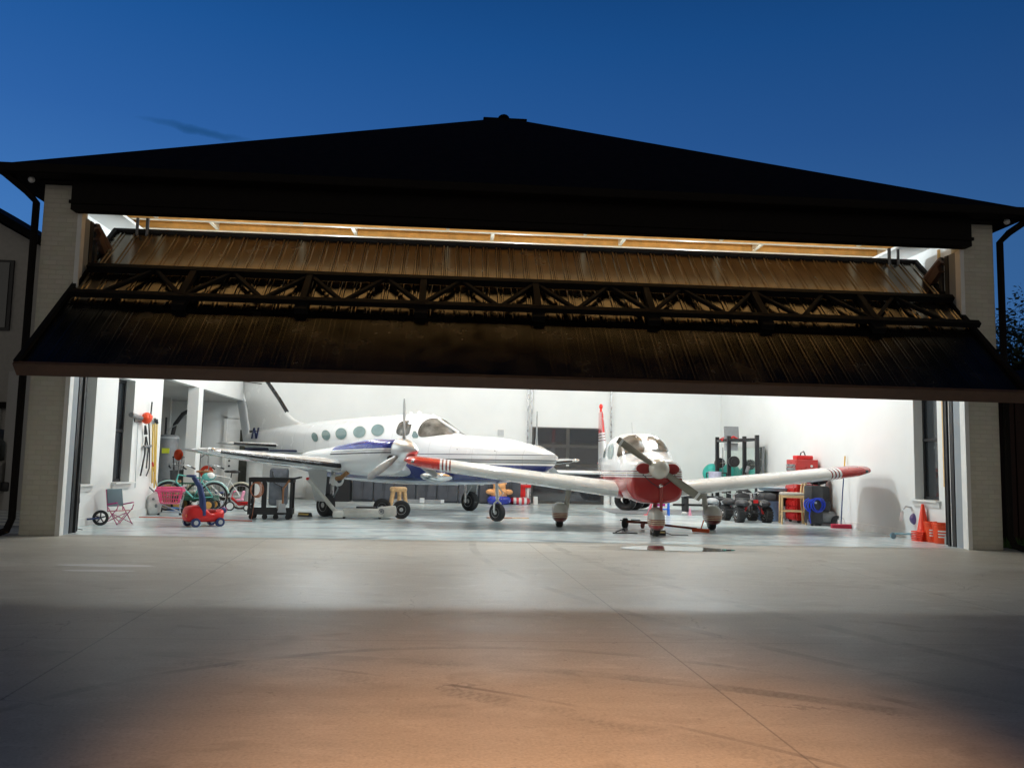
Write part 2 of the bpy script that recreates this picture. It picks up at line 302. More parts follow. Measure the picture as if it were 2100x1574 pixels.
    l.new(c,b.inputs['Base Color']); r=M('ADD',M('MULTIPLY',big,.3,tree=t),.33,tree=t); l.new(r,b.inputs['Roughness']); b.inputs['Specular IOR Level'].default_value=.4
    bn=n_.new('ShaderNodeBump'); bn.inputs['Strength'].default_value=.35; bn.inputs['Distance'].default_value=.004; l.new(fine,bn.inputs['Height']); l.new(bn.outputs[0],b.inputs['Normal'])
    return m
def sheet(name,x0,x1,y0,y1,z,m): return struct(P(name,MB().quad((x0,y0,z),(x1,y0,z),(x1,y1,z),(x0,y1,z)),m))
sheet('terrain',-250,250,-120,400,-.03,mat('dark_earth',(.05,.05,.035),.9,noise=.3,nscale=.5))
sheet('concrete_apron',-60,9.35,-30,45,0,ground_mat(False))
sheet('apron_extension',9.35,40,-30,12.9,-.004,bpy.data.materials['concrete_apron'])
sheet('hangar_floor',-9.5,8.62,13.35,26.4,.004,ground_mat(True))
# lawn at the right of the hangar: one mass of blades
g=MB()
for i in range(9000):
    x=9.4+random.random()**1.3*5; y=12.95+random.random()*6; h=.05+random.random()*.06; a=random.random()*6.28; w=.006
    p=Vector((x,y,-.02)); e=Vector((math.cos(a)*w,math.sin(a)*w,0)); tip=p+Vector((random.gauss(0,.02),random.gauss(0,.02),h))
    g.b.faces.new([g.b.verts.new(q) for q in (p-e,p+e,tip)])
o=P('lawn',g,mat('lawn_grass',(.05,.13,.015),.7,noise=.3)); o['kind']='stuff'; tag(o,'short green grass beside the right brick pier','grass')
def blob(cx,cy,rx,ry,n,seed,amp=.25):
    r=random.Random(seed); ph=[r.random()*6.28 for _ in range(5)]
    return [(cx+rx*math.cos(a)*(1+amp*sum(math.sin(k*a+ph[k])/k for k in range(1,5))*.5),cy+ry*math.sin(a)*(1+amp*sum(math.cos(k*a+ph[k])/k for k in range(1,5))*.5)) for a in [i*2*math.pi/n for i in range(n)]]
water=mat('shallow_water',(.09,.085,.075),.02,spec=1.,coat=1)
def flat(name,poly,z,m):
    b=MB(); b.b.faces.new([b.b.verts.new((x,y,z)) for x,y in poly]); return struct(P(name,b,m))
flat('puddle',blob(3.45,12.62,.8,.36,48,3,.35),.006,water)
# ================================================================ HANGAR
FY=13.22; XL,XR=-6.0,8.5; OL,OR=-6.55,9.05; IL,IR=-6.4,8.63; BY=26.4; ZT=5.46; ZH=5.02
def brick_mat():
    m=bpy.data.materials.new('painted_brick_wall'); m.use_nodes=True; t=m.node_tree; b=t.nodes['Principled BSDF']
    tc=t.nodes.new('ShaderNodeTexCoord'); s=t.nodes.new('ShaderNodeSeparateXYZ'); t.links.new(tc.outputs['Object'],s.inputs[0])
    cb=t.nodes.new('ShaderNodeCombineXYZ'); t.links.new(M('ADD',s.outputs['X'],s.outputs['Y'],tree=t),cb.inputs[0]); t.links.new(s.outputs['Z'],cb.inputs[1])
    br=t.nodes.new('ShaderNodeTexBrick'); t.links.new(cb.outputs[0],br.inputs['Vector']); br.inputs['Scale'].default_value=1; br.inputs['Brick Width'].default_value=.21; br.inputs['Row Height'].default_value=.076; br.inputs['Mortar Size'].default_value=.006; br.inputs['Mortar Smooth'].default_value=.4
    br.inputs['Color1'].default_value=(.72,.69,.59,1); br.inputs['Color2'].default_value=(.66,.63,.53,1); br.inputs['Mortar'].default_value=(.64,.61,.52,1)
    n=t.nodes.new('ShaderNodeTexNoise'); n.inputs['Scale'].default_value=5; n.inputs['Detail'].default_value=6; t.links.new(tc.outputs['Object'],n.inputs['Vector'])
    mx=t.nodes.new('ShaderNodeMixRGB'); mx.blend_type='MULTIPLY'; mx.inputs[0].default_value=.12; t.links.new(br.outputs['Color'],mx.inputs[1]); t.links.new(n.outputs['Color'],mx.inputs[2]); t.links.new(mx.outputs[0],b.inputs['Base Color'])
    n2=t.nodes.new('ShaderNodeTexNoise'); n2.inputs['Scale'].default_value=45; t.links.new(tc.outputs['Object'],n2.inputs['Vector'])
    h=M('ADD',M('MULTIPLY',br.outputs['Fac'],-1,tree=t),M('MULTIPLY',n2.outputs['Fac'],.5,tree=t),tree=t)
    bp=t.nodes.new('ShaderNodeBump'); bp.inputs['Strength'].default_value=.7; bp.inputs['Distance'].default_value=.006; t.links.new(h,bp.inputs['Height']); t.links.new(bp.outputs[0],b.inputs['Normal']); b.inputs['Roughness'].default_value=.8
    return m
brick=brick_mat()
roofm=mat('dark_shingle_roof',(.009,.008,.008),1.,noise=.4,nscale=6,bump=.6,bscale=20,spec=.05)
fascia=mat('dark_brown_fascia',(.010,.008,.007),.8,noise=.2,spec=.15)
lumber=mat('ceiling_lumber',(.82,.47,.14),.65,noise=.22,nscale=5)
H=T('hangar','open hangar with painted brick piers, dark hip roof and raised corrugated door','hangar',0,0)
def wallpoly(name,b,m=wallm,parent=H,**k): return P(name,b,m,parent,**k)
for a,b in ((OL,XL-.02),(XR+.02,OR)):
    P('brick_pier',MB().box(((a+b)/2,FY+.17,ZT/2),(b-a,.34,ZT)),brick,H)
for s,x in ((-1,XL),(1,XR)):   # jamb trim, weather strip and door track
    o=P('door_jamb',MB().box((x-s*.012,FY+.07,2.5),(.06,.13,5.0)).box((x-s*.03,FY-.02,2.5),(.07,.04,5.0)),trimw,H)
    P('weather_seal',MB().box((x-s*.008,FY+.235,2.5),(.05,.19,5.0)),mat('grey_blue_seal',(.28,.31,.34),.5),H)
    P('door_track',MB().box((x-s*.015,FY+.40,2.5),(.05,.10,5.0)).box((x-s*.04,FY+.52,2.5),(.04,.05,5.0)).cyl((x-s*.03,FY+.60,.02),(x-s*.03,FY+.60,5.0),.022),darkm,H)
P('wood_stud',MB().box((XR+.03,FY+.72,3.1),(.04,.04,4.2)),mat('yellow_pine',(.72,.48,.2),.6,noise=.1),H)
P('header',MB().box(((XL+XR)/2,FY-.09,(ZH+5.72)/2),(XR-XL+.1,.22,5.72-ZH)),fascia,H)
P('trim_board',MB().box(((XL+XR)/2,FY-.215,5.14),(XR-XL+.14,.03,.05)),fascia,H)
# side and back walls (white inside), with window openings cut on both long sides
def sidewall(x0,x1,wins,y0,y1,zmax):
    b=MB(); ys=y0
    for (a,c,z0,z1) in wins:
        b.box(((x0+x1)/2,(ys+a)/2,zmax/2),(x1-x0,a-ys,zmax)); b.box(((x0+x1)/2,(a+c)/2,z0/2),(x1-x0,c-a,z0)); b.box(((x0+x1)/2,(a+c)/2,(z1+zmax)/2),(x1-x0,c-a,zmax-z1)); ys=c
    b.box(((x0+x1)/2,(ys+y1)/2,zmax/2),(x1-x0,y1-ys,zmax)); return b
WL=[(14.50,15.25,.72,2.95),(16.2,17.02,.72,2.72)]
WR=[(14.30,15.07,.74,2.95)]
wallpoly('left_wall',sidewall(IL-.3,IL,WL,FY+.35,18.62,5.64))
wallpoly('right_wall',sidewall(IR,IR+.3,WR,FY+.35,BY+.2,5.64))
wallpoly('back_wall',MB().box(((IR-9.6)/2,BY+.1,2.82),(IR+9.6,.2,5.64)))
wallpoly('upper_left_wall',MB().box((IL-.15,22.52,4.3),(.3,7.75,2.68)))
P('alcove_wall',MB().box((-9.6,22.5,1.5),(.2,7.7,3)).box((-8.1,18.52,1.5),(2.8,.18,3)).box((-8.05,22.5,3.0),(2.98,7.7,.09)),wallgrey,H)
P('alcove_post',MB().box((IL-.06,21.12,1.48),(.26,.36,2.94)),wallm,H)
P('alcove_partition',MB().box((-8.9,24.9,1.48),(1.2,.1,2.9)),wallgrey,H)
P('dark_post',MB().box((IL-.02,21.42,1.47),(.12,.14,2.93)),darkm,H)
P('baseboard',MB().box((IL+.012,(FY+.9+18.62)/2,.075),(.024,18.62-FY-.9,.14)),trimw,H)
P('baseboard',MB().box((IR-.012,(FY+.9+BY-.03)/2,.075),(.024,BY-FY-.93,.14)),trimw,H); P('baseboard',MB().box(((IR-3)/2+1,BY-.012,.075),(10,.024,.14)),trimw,H)
for i,(side,(a,c,z0,z1)) in enumerate([(-1,w) for w in WL]+[(1,WR[0])]):
    x=IL if side<0 else IR; xo=x+side*.20; mid=(z0+z1)/2 if i else 1.75
    f=P('window',MB().box((xo,a+.03,(z0+z1)/2),(.06,.05,z1-z0)).box((xo,c-.03,(z0+z1)/2),(.06,.05,z1-z0)).box((xo,(a+c)/2,z0+.03),(.06,c-a,.05)).box((xo,(a+c)/2,z1-.03),(.06,c-a,.05)).box((xo,(a+c)/2,mid),(.065,c-a,.05)),darkm,H,label=('narrow window in the left wall nearest the door' if i==0 else 'narrow window in the left wall beside the hung tools' if i==1 else 'narrow window in the right wall above the orange cones'))
    P('pane',MB().box((xo+side*.01,(a+c)/2,(z0+z1)/2),(.01,c-a-.04,z1-z0-.04)),glassd,f)
    P('sill',MB().box((x-side*.02,(a+c)/2,z0-.012),(.16,c-a+.12,.03)).box((x-side*.015,(a+c)/2,z0-.075),(.03,c-a+.08,.09)),trimw,f)
# ceiling
P('ceiling_deck',MB().box(((IL+IR)/2,(FY+BY)/2+.2,5.74),(IR-IL+.6,BY-FY-.3,.06)),mat('plywood_deck',(.75,.48,.2),.7,noise=.15,nscale=3),H)
striplum=mat('pale_lumber_and_lit_edge',(.93,.85,.66),.6,noise=.05)
y=14.15
rj=random.Random(4); k=0
while y<26.3:
    jb=MB().box(((IL+IR)/2,y,5.555),(IR-IL,.045,.29)); P('ceiling_joist',jb,lumber,H)
    P('joist_lit_edge',MB().box(((IL+IR)/2,y,5.402),(IR-IL,.07,.012)),striplum,H)  # pale colour stands in for lamp light on the joist's bottom edge
    for q in (range(6) if k<7 else []):
        xx=-5.3+2.55*q+(.75 if k%2 else 0)+rj.uniform(-.1,.1)
        if xx<8.3: P('joist_blocking',MB().box((xx,y+.30,5.50),(.06,.54,.17)),striplum,H)
    y+=.6; k+=1
for x in (IL+.3,IR-.3): P('side_ceiling_panel',MB().box((x,(FY+BY)/2+.3,5.36),(.6,BY-FY-.8,.05)),wallm,H)
# roof
ex0,ex1,ey0,ey1,ez=-7.02,9.38,FY-.45,BY+1.2,5.62; cx=(ex0+ex1)/2-.08; hw=(ex1-ex0)/2; rz_=10.26; y1=ey0+hw; y2=max(ey1-hw,y1+.3)
b=MB(); b.quad((ex0,ey0,ez),(ex1,ey0,ez),(cx,y1,rz_)); b.quad((ex0,ey0,ez),(cx,y1,rz_),(cx,y2,rz_),(ex0,ey1,ez)); b.quad((ex1,ey0,ez),(ex1,ey1,ez),(cx,y2,rz_),(cx,y1,rz_)); b.quad((ex0,ey1,ez),(cx,y2,rz_),(ex1,ey1,ez))
rf=P('roof',b,roofm,H)
P('ridge_vent',MB().box((cx,y1+1.2,rz_-.02),(1.15,2.4,.05),bev=.02).sph((cx-.04,y1+.1,rz_),(.16,.3,.06),12),roofm,rf)
b=MB(); 
for (x0,x1,yy0,yy1) in ((ex0,ex1,ey0-.06,ey0+.06),(ex0-.06,ex0+.06,ey0,ey1),(ex1-.06,ex1+.06,ey0,ey1)): b.box(((x0+x1)/2,(yy0+yy1)/2,ez-.06),(x1-x0,yy1-yy0,.13))
P('gutter',b,fascia,rf)
b=MB(); b.box(((ex0+ex1)/2,(ey0+FY)/2,5.50),(ex1-ex0-.1,.5,.03)); b.box(((ex0+OL)/2,(ey0+ey1)/2,5.504),(OL-ex0,ey1-ey0,.03)); b.box(((ex1+OR)/2,(ey0+ey1)/2,5.504),(ex1-OR,ey1-ey0,.03))
P('soffit',b,fascia,rf)
b=MB().box(((OL+OR)/2,FY-.04,5.53),(OR-OL,.3,.14))
P('frieze',b,fascia,H)
P('outer_side_wall',MB().box((OR-.05,20.5,2.75),(.10,13,5.5)),brick,H)
for s,x in ((-1,OL-.09),(1,OR+.09)):
    P('downspout',MB().tube([(x+s*.34,FY-.38,5.5),(x+s*.12,FY-.12,5.3),(x,FY-.05,5.15),(x,FY-.05,.25),(x+s*.03,FY-.12,.08),(x+s*.06,FY-.3,.05)],.055,8),fascia,H)
    P('security_light',MB().sph((x-s*.1+(s*.1),FY-.25,5.45),.05,12),mat('frosted_lens',(.8,.8,.8),.3),H)
# rear glazed garage door and its tracks
gd=P('garage_door',MB().box((3.62,BY-.03,1.21),(2.36,.05,2.42)),mat('dark_bronze_frame',(.075,.072,.068),.4,metal=.4),H,label='black framed glass sectional door in the back wall')
b=MB(); f=MB()
for r in range(4):
    for c in range(2): b.box((3.05+1.14*c,BY-.062,.33+.6*r),(1.03,.012,.5))
P('pane',b,mat('garage_glass',(.035,.037,.042),.04,spec=1,coat=1),gd)
P('handle',MB().box((3.62,BY-.08,1.22),(.09,.03,.04)).box((3.62,BY-.08,.62),(.09,.03,.04)),trimw,gd)
for xx in (2.32,2.44,5.0): P('door_rail',MB().box((xx,BY-.12,2.4),(.045,.06,4.8)),steel,H)
# white back door with a dark glass panel
dr=P('back_door',MB().box((-6.55,BY-.03,1.22),(1.0,.05,2.42)),trimw,H,label='white door with dark glass panel behind the twin tail')
P('door_glass',MB().box((-6.35,BY-.06,1.15),(.58,.02,1.9)),mat('door_glass_dark',(.06,.06,.05),.06,noise=.3),dr)
P('lock',MB().sph((-6.93,BY-.07,1.14),.03).sph((-6.93,BY-.07,.98),.035),blackm,dr)
P('door_frame',MB().box((-7.1,BY-.04,1.25),(.1,.08,2.5)).box((-6.0,BY-.04,1.25),(.1,.08,2.5)).box((-6.55,BY-.04,2.5),(1.2,.08,.1)),trimw,dr)
P('side_panel',MB().box((-5.05,BY-.04,.60),(.95,.05,1.1)).box((-5.28,BY-.07,.62),(.38,.02,.9),bev=.01).box((-4.82,BY-.07,.62),(.38,.02,.9),bev=.01),trimw,H,label='low white panelled cupboard doors left of the black box')
P('wall_vent',MB().box((1.47,BY-.01,2.2),(.27,.03,.26)),trimw,H); P('vent_grille',MB().box((1.47,BY-.03,2.2),(.2,.02,.2)),lgrey,H)
# raised one-piece corrugated door with external truss
A=Vector((0,11.7,2.45)); B=Vector((0,14.6,5.11)); U=(B-A).normalized(); Nn=Vector((0,-U.z,U.y)); LEN=(B-A).length
D=T('hangar_door','',''); D.parent=H; del D['category']; del D['label']
pm=mat('corrugated_door_steel',(.20,.185,.155),.24,metal=1,noise=.14,nscale=2.2)
t=pm.node_tree; nd=t.nodes
b=MB(); x=-5.98; prof=[]
while x<8.46:
    prof+= [(x,0),(x+.085,0),(x+.10,.020),(x+.125,.020),(x+.14,0),(x+.155,0),(x+.168,.014),(x+.185,.014),(x+.198,0)]; x+=.233
prof=[p for p in prof if p[0]<8.46]
def panel(u0,u1,lift,hs=1.):
    r0_=[b.b.verts.new(A+U*u0+Nn*(h*hs+lift)+Vector((px,0,0))) for px,h in prof]; r1_=[b.b.verts.new(A+U*u1+Nn*(h*hs+lift)+Vector((px,0,0))) for px,h in prof]
    for i in range(len(prof)-1): b.b.faces.new((r0_[i],r0_[i+1],r1_[i+1],r1_[i]))
panel(.02,1.6,.0,.12); panel(1.55,2.02,.004,.7); panel(1.96,LEN-.03,.012)
P('corrugated_panel',b,pm,D)
def bar(b,p,q,w,h,nrm):
    p=Vector(p); q=Vector(q); a=(q-p).normalized(); n=Vector(nrm); n=(n-a*n.dot(a)).normalized(); c=a.cross(n)
    b.skin([b.ring([e+n*sx*h/2+c*sy*w/2 for sx,sy in ((-1,-1),(1,-1),(1,1),(-1,1))]) for e in (p,q)]); return b
tr=mat('door_truss_steel',(.007,.007,.008),.7,noise=.3,spec=.2)
fr=MB()
bar(fr,A+U*-.02+Nn*-.06+Vector((-6.02,0,0)),A+U*-.02+Nn*-.06+Vector((8.5,0,0)),.06,.20,Nn)
P('bottom_rail',fr,mat('brown_bottom_rail',(.10,.055,.038),.6,noise=.15),D)
for xx in (-5.99,8.47):
    fr=MB(); bar(fr,A+Nn*-.04+Vector((xx,0,0)),B+Nn*-.04+Vector((xx,0,0)),.07,.2,Nn); P('edge_frame',fr,tr,D)
fr=MB(); bar(fr,B+Nn*.0+Vector((-6.02,0,0)),B+Nn*.0+Vector((8.5,0,0)),.07,.12,Nn); P('top_rail',fr,tr,D)
for u in (1.0,2.0,3.0):
    fr=MB(); bar(fr,A+U*u+Nn*-.09+Vector((-5.9,0,0)),A+U*u+Nn*-.09+Vector((8.4,0,0)),.08,.1,Nn); P('inner_rail',fr,tr,D)

P('inner_sheet',MB().quad(A+Nn*-.15+Vector((-5.95,0,0)),A+Nn*-.15+Vector((8.43,0,0)),B+Nn*-.15+Vector((8.43,0,0)),B+Nn*-.15+Vector((-5.95,0,0))),mat('inner_door_sheet',(.3,.3,.3),.5,metal=.3),D)
T1=A+U*2.50+Nn*.10; T2=A+U*1.72+Nn*.10
b=MB(); bar(b,T1+Vector((-5.92,0,0)),T1+Vector((8.55,0,0)),.10,.12,Nn); P('truss_chord',b,tr,D); b=MB(); bar(b,T2+Vector((-5.92,0,0)),T2+Vector((8.55,0,0)),.10,.09,Nn)
P('truss_chord',b,tr,D)
V=[-4.25+1.84*i for i in range(7)]
b=MB(); c=MB()
for x in V:
    b=MB(); v=Vector((x,0,0)); bar(b,T1+v,T2+v,.10,.1,Nn); bar(b,T2+v-U*.12,T2+v-Nn*.1-U*.12,.2,.22,U); bar(b,T1+v,T1+v-Nn*.1,.1,.1,U); P('truss_post',b,tr,D)
x=V[0]-1.84; up_=1; 
while x<8.4:
    x2=x+.6133; a1,a2=(T1,T2) if up_>0 else (T2,T1)
    if x>-6 and x2<8.6: c=MB(); P('truss_diagonal',bar(c,a1+Vector((x,0,0)),a2+Vector((x2,0,0)),.055,.06,Nn),tr,D)
    x=x2; up_=-up_
for s,x in ((-1,XL+.02),(1,XR-.02)):
    P('door_arm',MB().tube([(x-s*.02,FY+.5,4.95),(x-s*.12,FY+1.5,4.35)],.08,8).box((x-s*.05,FY+.75,4.7),(.1,.5,.22),rot=(-.55,0,0)),mat('brown_door_arm',(.10,.05,.03),.5),H)
    P('door_arm_bracket',MB().cyl((x-s*.38,FY+1.3,4.5),(x-s*.38,FY+1.3,5.35),.025).cyl((x-s*.55,FY+1.3,4.5),(x-s*.55,FY+1.3,5.35),.03),darkm,H)
# ================================================================ AIRCRAFT
def frame(t):  # world matrix of a thing
    return Matrix.Translation(t.location)@Matrix.Rotation(t.rotation_euler.z,4,'Z')
def fuse_loft(sec,n=40,e=2.3,sub=6,lo=1.):
    """sec: (x, ztop, zbot, halfwidth, z of the widest line, exponent)"""
    sec2=[]
    for i in range(len(sec)-1):
        p0=sec[max(i-1,0)];p1=sec[i];p2=sec[i+1];p3=sec[min(i+2,len(sec)-1)]
        for k in range(sub):
            t=k/sub; q=[]
            for a,b,c,d in zip(p0,p1,p2,p3): q.append(.5*((2*b)+(c-a)*t+(2*a-5*b+4*c-d)*t*t+(3*b-a-3*c+d)*t**3))
            sec2.append(q)
    sec2.append(list(sec[-1])); b=MB(); rings=[]
    for x,zt,zb,w,zm,ex in sec2:
        q=[]; exl=ex*lo
        for k in range(n):
            a=2*math.pi*(k+.5)/n; c,s_=math.cos(a),math.sin(a); k_=ex if s_>0 else exl; y=math.copysign(abs(c)**(2/k_),c)*w; z=math.copysign(abs(s_)**(2/k_),s_)
            q.append((x,y,zm+(zt-zm)*z if z>0 else zm+(zm-zb)*z))
        rings.append(b.ring(q))
    b.skin(rings); return b
def airfoil(n=14,th=.13):
    up_=[];lo=[]
    for i in range(n+1):
        x=.5-.5*math.cos(math.pi*i/n); y=5*th*(.2969*x**.5-.126*x-.3516*x*x+.2843*x**3-.1036*x**4); up_.append((x,y*1.15)); lo.append((x,-y*.8))
    return up_[::-1]+lo[1:-1]
def wing(stations,th=.13):
    """stations: (y, leading x, z, chord, thickness scale)"""
    b=MB(); rings=[]; af=airfoil(th=th)
    for y,xl,z,c,ts in stations: rings.append(b.ring([(xl-px*c,y,z+pz*c*ts) for px,pz in af]))
    return b.skin(rings)
def wheel(b_t,b_r,c,R,w,rim=.55,n=36):
    pr=[(R*rim,-w*.42),(R*.8,-w*.5),(R*.95,-w*.42),(R,-w*.2),(R,w*.2),(R*.95,w*.42),(R*.8,w*.5),(R*rim,w*.42)]
    b_t.lathe(pr,c,'y',n); b_r.lathe([(.02,-w*.44),(R*rim*.35,-w*.47),(R*rim*.5,-w*.36),(R*rim*.9,-w*.36),(R*rim*1.02,-w*.46),(R*rim*1.02,w*.46),(R*rim*.9,w*.36),(R*rim*.5,w*.36),(R*rim*.35,w*.47),(.02,w*.44)],c,'y',n)
class Caster:
    def __init__(s,obj,thing):
        s.m=frame(thing); s.inv=s.m.inverted(); bm=bmesh.new(); bm.from_mesh(obj.data); s.t=BVHTree.FromBMesh(bm); bm.free()
    def hit(s,px,py,back=None):
        d=fw+rt*((px-1050)/F)-up*((py-787)/F); o=s.inv@CAM; d=(s.inv.to_3x3()@d).normalized(); return s.t.ray_cast(o,d)
def pane_on(cast,poly,off=.006,mirror=False,rings=5,seg=9,b=None):
    """a pane that lies on the skin: outline points of the photo dropped on the real surface"""
    pts=[]
    for i in range(len(poly)):
        a=Vector(poly[i]); c=Vector(poly[(i+1)%len(poly)])
        for k in range(seg): pts.append(a.lerp(c,k/seg))
    cen=sum(pts,Vector((0,0)))/len(pts); b=b or MB(); rr=[]
    for r in range(rings+1):
        f=max(.02,1-r/rings); q=[]
        for p in pts:
            w=cen+(p-cen)*f; loc,nm,_,_=cast.hit(w.x,w.y)
            if loc is None: q=None; break
            v=loc+nm*off
            if mirror: v=Vector((v.x,-v.y,v.z))
            q.append(v)
        if q: rr.append(b.ring(q))
    b.skin(rr,False,True)
    try: b.b.faces.new(rr[-1])
    except Exception: pass
    return b
def smoothpoly(pts,n=4):
    for _ in range(n):
        o=[]
        for i in range(len(pts)):
            a=Vector(pts[i]); c=Vector(pts[(i+1)%len(pts)]); o+=[a*.75+c*.25,a*.25+c*.75]
        pts=o
    return pts
def ell(cx,cy,rx,ry,tilt=0,n=28):
    return [(cx+rx*math.cos(a)*math.cos(tilt)-ry*math.sin(a)*math.sin(tilt),cy+rx*math.cos(a)*math.sin(tilt)+ry*math.sin(a)*math.cos(tilt)) for a in [i*2*math.pi/n for i in range(n)]]
# ---------------------------------------------------------------- twin engine aircraft
th=.77
TW=T('twin_engine_aircraft','white and blue twin engine cabin aircraft with five round windows parked at an angle','aircraft',-1.16,20.13,th-math.pi/2)
WH=(.80,.81,.82); NV=(.012,.025,.16); GR=(.30,.33,.34); DK=(.03,.03,.05)
fmat=bandmat('twin_fuselage_paint',[(.80,(.5,.54,.6)),(1.19,NV),(1.225,WH),(1.245,(.10,.12,.12)),(1.29,GR),(1.305,(.05,.06,.07)),(1.395,WH),(1.41,DK),(9,WH)],tilt=-.004)
sec=[(-7.35,1.92,1.58,.03,1.74,2),(-6.9,2.0,1.45,.10,1.72,2.1),(-5.6,2.12,1.2,.27,1.66,2.2),(-4.25,2.21,.95,.47,1.58,2.3),(-2.6,2.29,.76,.66,1.50,2.4),(-.6,2.345,.70,.72,1.46,2.5),(.45,2.365,.70,.72,1.44,2.5),(.95,2.31,.71,.71,1.42,2.4),(1.35,2.10,.72,.695,1.40,2.3),(1.75,1.90,.73,.67,1.38,2.3),(2.2,1.84,.75,.63,1.36,2.3),(3.0,1.80,.80,.53,1.34,2.2),(3.7,1.70,.90,.42,1.32,2.1),(4.2,1.585,1.02,.29,1.33,2.),(4.5,1.49,1.15,.17,1.35,2.),(4.68,1.40,1.36,.02,1.38,2.)]
FU=P('fuselage',fuse_loft(sec),fmat,TW,True); cs=Caster(FU,TW)
for (a,bq,rx,ry) in ((646,896,6.2,9.6),(669,892,8.6,10.6),(700,889,11.5,11.5),(737.6,885.7,13,11.6),(775,882,13.2,11.8)):
    for mir in (False,True):
        f=P('cabin_window_frame',pane_on(cs,ell(a,bq,rx*1.12,ry*1.12,-.35),.004,mir,seg=1),alu,TW,True)
        P('pane',pane_on(cs,ell(a,bq,rx,ry,-.35),.009,mir,seg=1),glassg,f,True)
for mir in (False,True):
    P('cockpit_side_window',pane_on(cs,smoothpoly([(822,863),(846,862),(842,880),(838,894),(812,892),(814,876)],2),.006,mir,seg=2),cockpit,TW,True)
    P('vent_window',pane_on(cs,smoothpoly([(850,879),(861,898),(843,898)],1),.006,mir,seg=3),glassg,TW,True)
    P('windshield',pane_on(cs,smoothpoly([(856,886),(864,868),(878,858),(896,857),(912,866),(928,880),(937,889),(905,892),(872,896),(860,896)],2),.006,mir,seg=2),cockpit,TW,True)
P('windshield_centre_strip',MB().tube([(.93,0,2.32),(1.35,0,2.12),(1.8,0,1.91)],.035,8),white,TW,True)
P('roof_antenna',MB().sph((.15,0,2.37),(.07,.04,.05),10).sph((.45,0,2.385),(.07,.04,.05),10),white,TW,True)
P('nose_boot_line',MB().tube([(2.0,-.62,1.86),(2.8,-.54,1.76)],.004,4),alu,TW)
# fin with rudder
def slab(prof,y0,y1,taper=None):
    b=MB(); return b.skin([b.ring([(x,y0,z) for x,z in prof]),b.ring([(x,y1,z) for x,z in prof])])
def finmesh(prof_lead,prof_trail,zs,ths):
    b=MB(); rings=[]; af=airfoil(10,.5)
    for (xl,xt,z,t_) in zip(prof_lead,prof_trail,zs,ths): rings.append(b.ring([(xl-px*(xl-xt),pz*t_*2.0,z) for px,pz in af]))
    return b.skin(rings)
P('fin',finmesh([-3.7,-4.3,-4.75,-5.06,-5.5,-6.3,-6.55],[-7.05,-7.1,-7.15,-7.2,-7.35,-7.75,-7.8],[2.05,2.22,2.34,2.5,2.9,3.54,3.72],[.10,.12,.13,.14,.14,.12,.04]),white,TW,True)
P('rudder',finmesh([-7.07,-7.12,-7.35,-7.77],[-7.42,-7.55,-7.8,-8.2],[1.72,2.1,2.75,3.62],[.06,.06,.05,.04]),mat('rudder_paint',(.70,.72,.75),.3,coat=.5),TW,True)
P('fin_deice_boot',MB().tube([(-5.15,0,2.56),(-5.55,0,2.92),(-6.33,0,3.54)],.055,10),boot,TW,True)
P('fin_stripe',MB().box((-7.2,-.085,3.50),(1.6,.01,.025),rot=(0,.12,0)).box((-7.2,-.085,3.58),(1.6,.01,.02),rot=(0,.12,0)),darkm,TW)
for s in (-1,1):
    st=P('stabiliser',wing([(s*.1,-4.9,1.58,1.6,1),(s*1.55,-5.25,1.62,.95,1),(s*1.65,-5.4,1.62,.6,.5)],.10),white,TW,True)
    P('stabiliser_boot',MB().tube([(-4.99,s*.4,1.59),(-5.25,s*1.53,1.62)],.035,8),boot,st,True)
    P('tail_stripe',MB().box((-5.6,s*.265,1.58),(2.2,.02,.05)).box((-5.7,s*.25,1.49),(2.3,.02,.09)).box((-4.0,s*.52,1.45),(2.2,.02,.05)),navyp,TW)
# registration letter on the fin root (only its first letter is readable)
b=MB()
for q in ([(-6.62,1.80),(-6.55,1.80),(-6.55,2.12),(-6.62,2.12)],[(-6.55,2.12),(-6.62,2.12),(-6.38,1.80),(-6.31,1.80)],[(-6.38,1.80),(-6.31,1.80),(-6.31,2.12),(-6.38,2.12)]):
    b.skin([b.ring([(x,-.205+.19*(z-1.8),z) for x,z in q]),b.ring([(x,-.22+.19*(z-1.8),z) for x,z in q])])
P('registration_letter',b,navyp,TW)
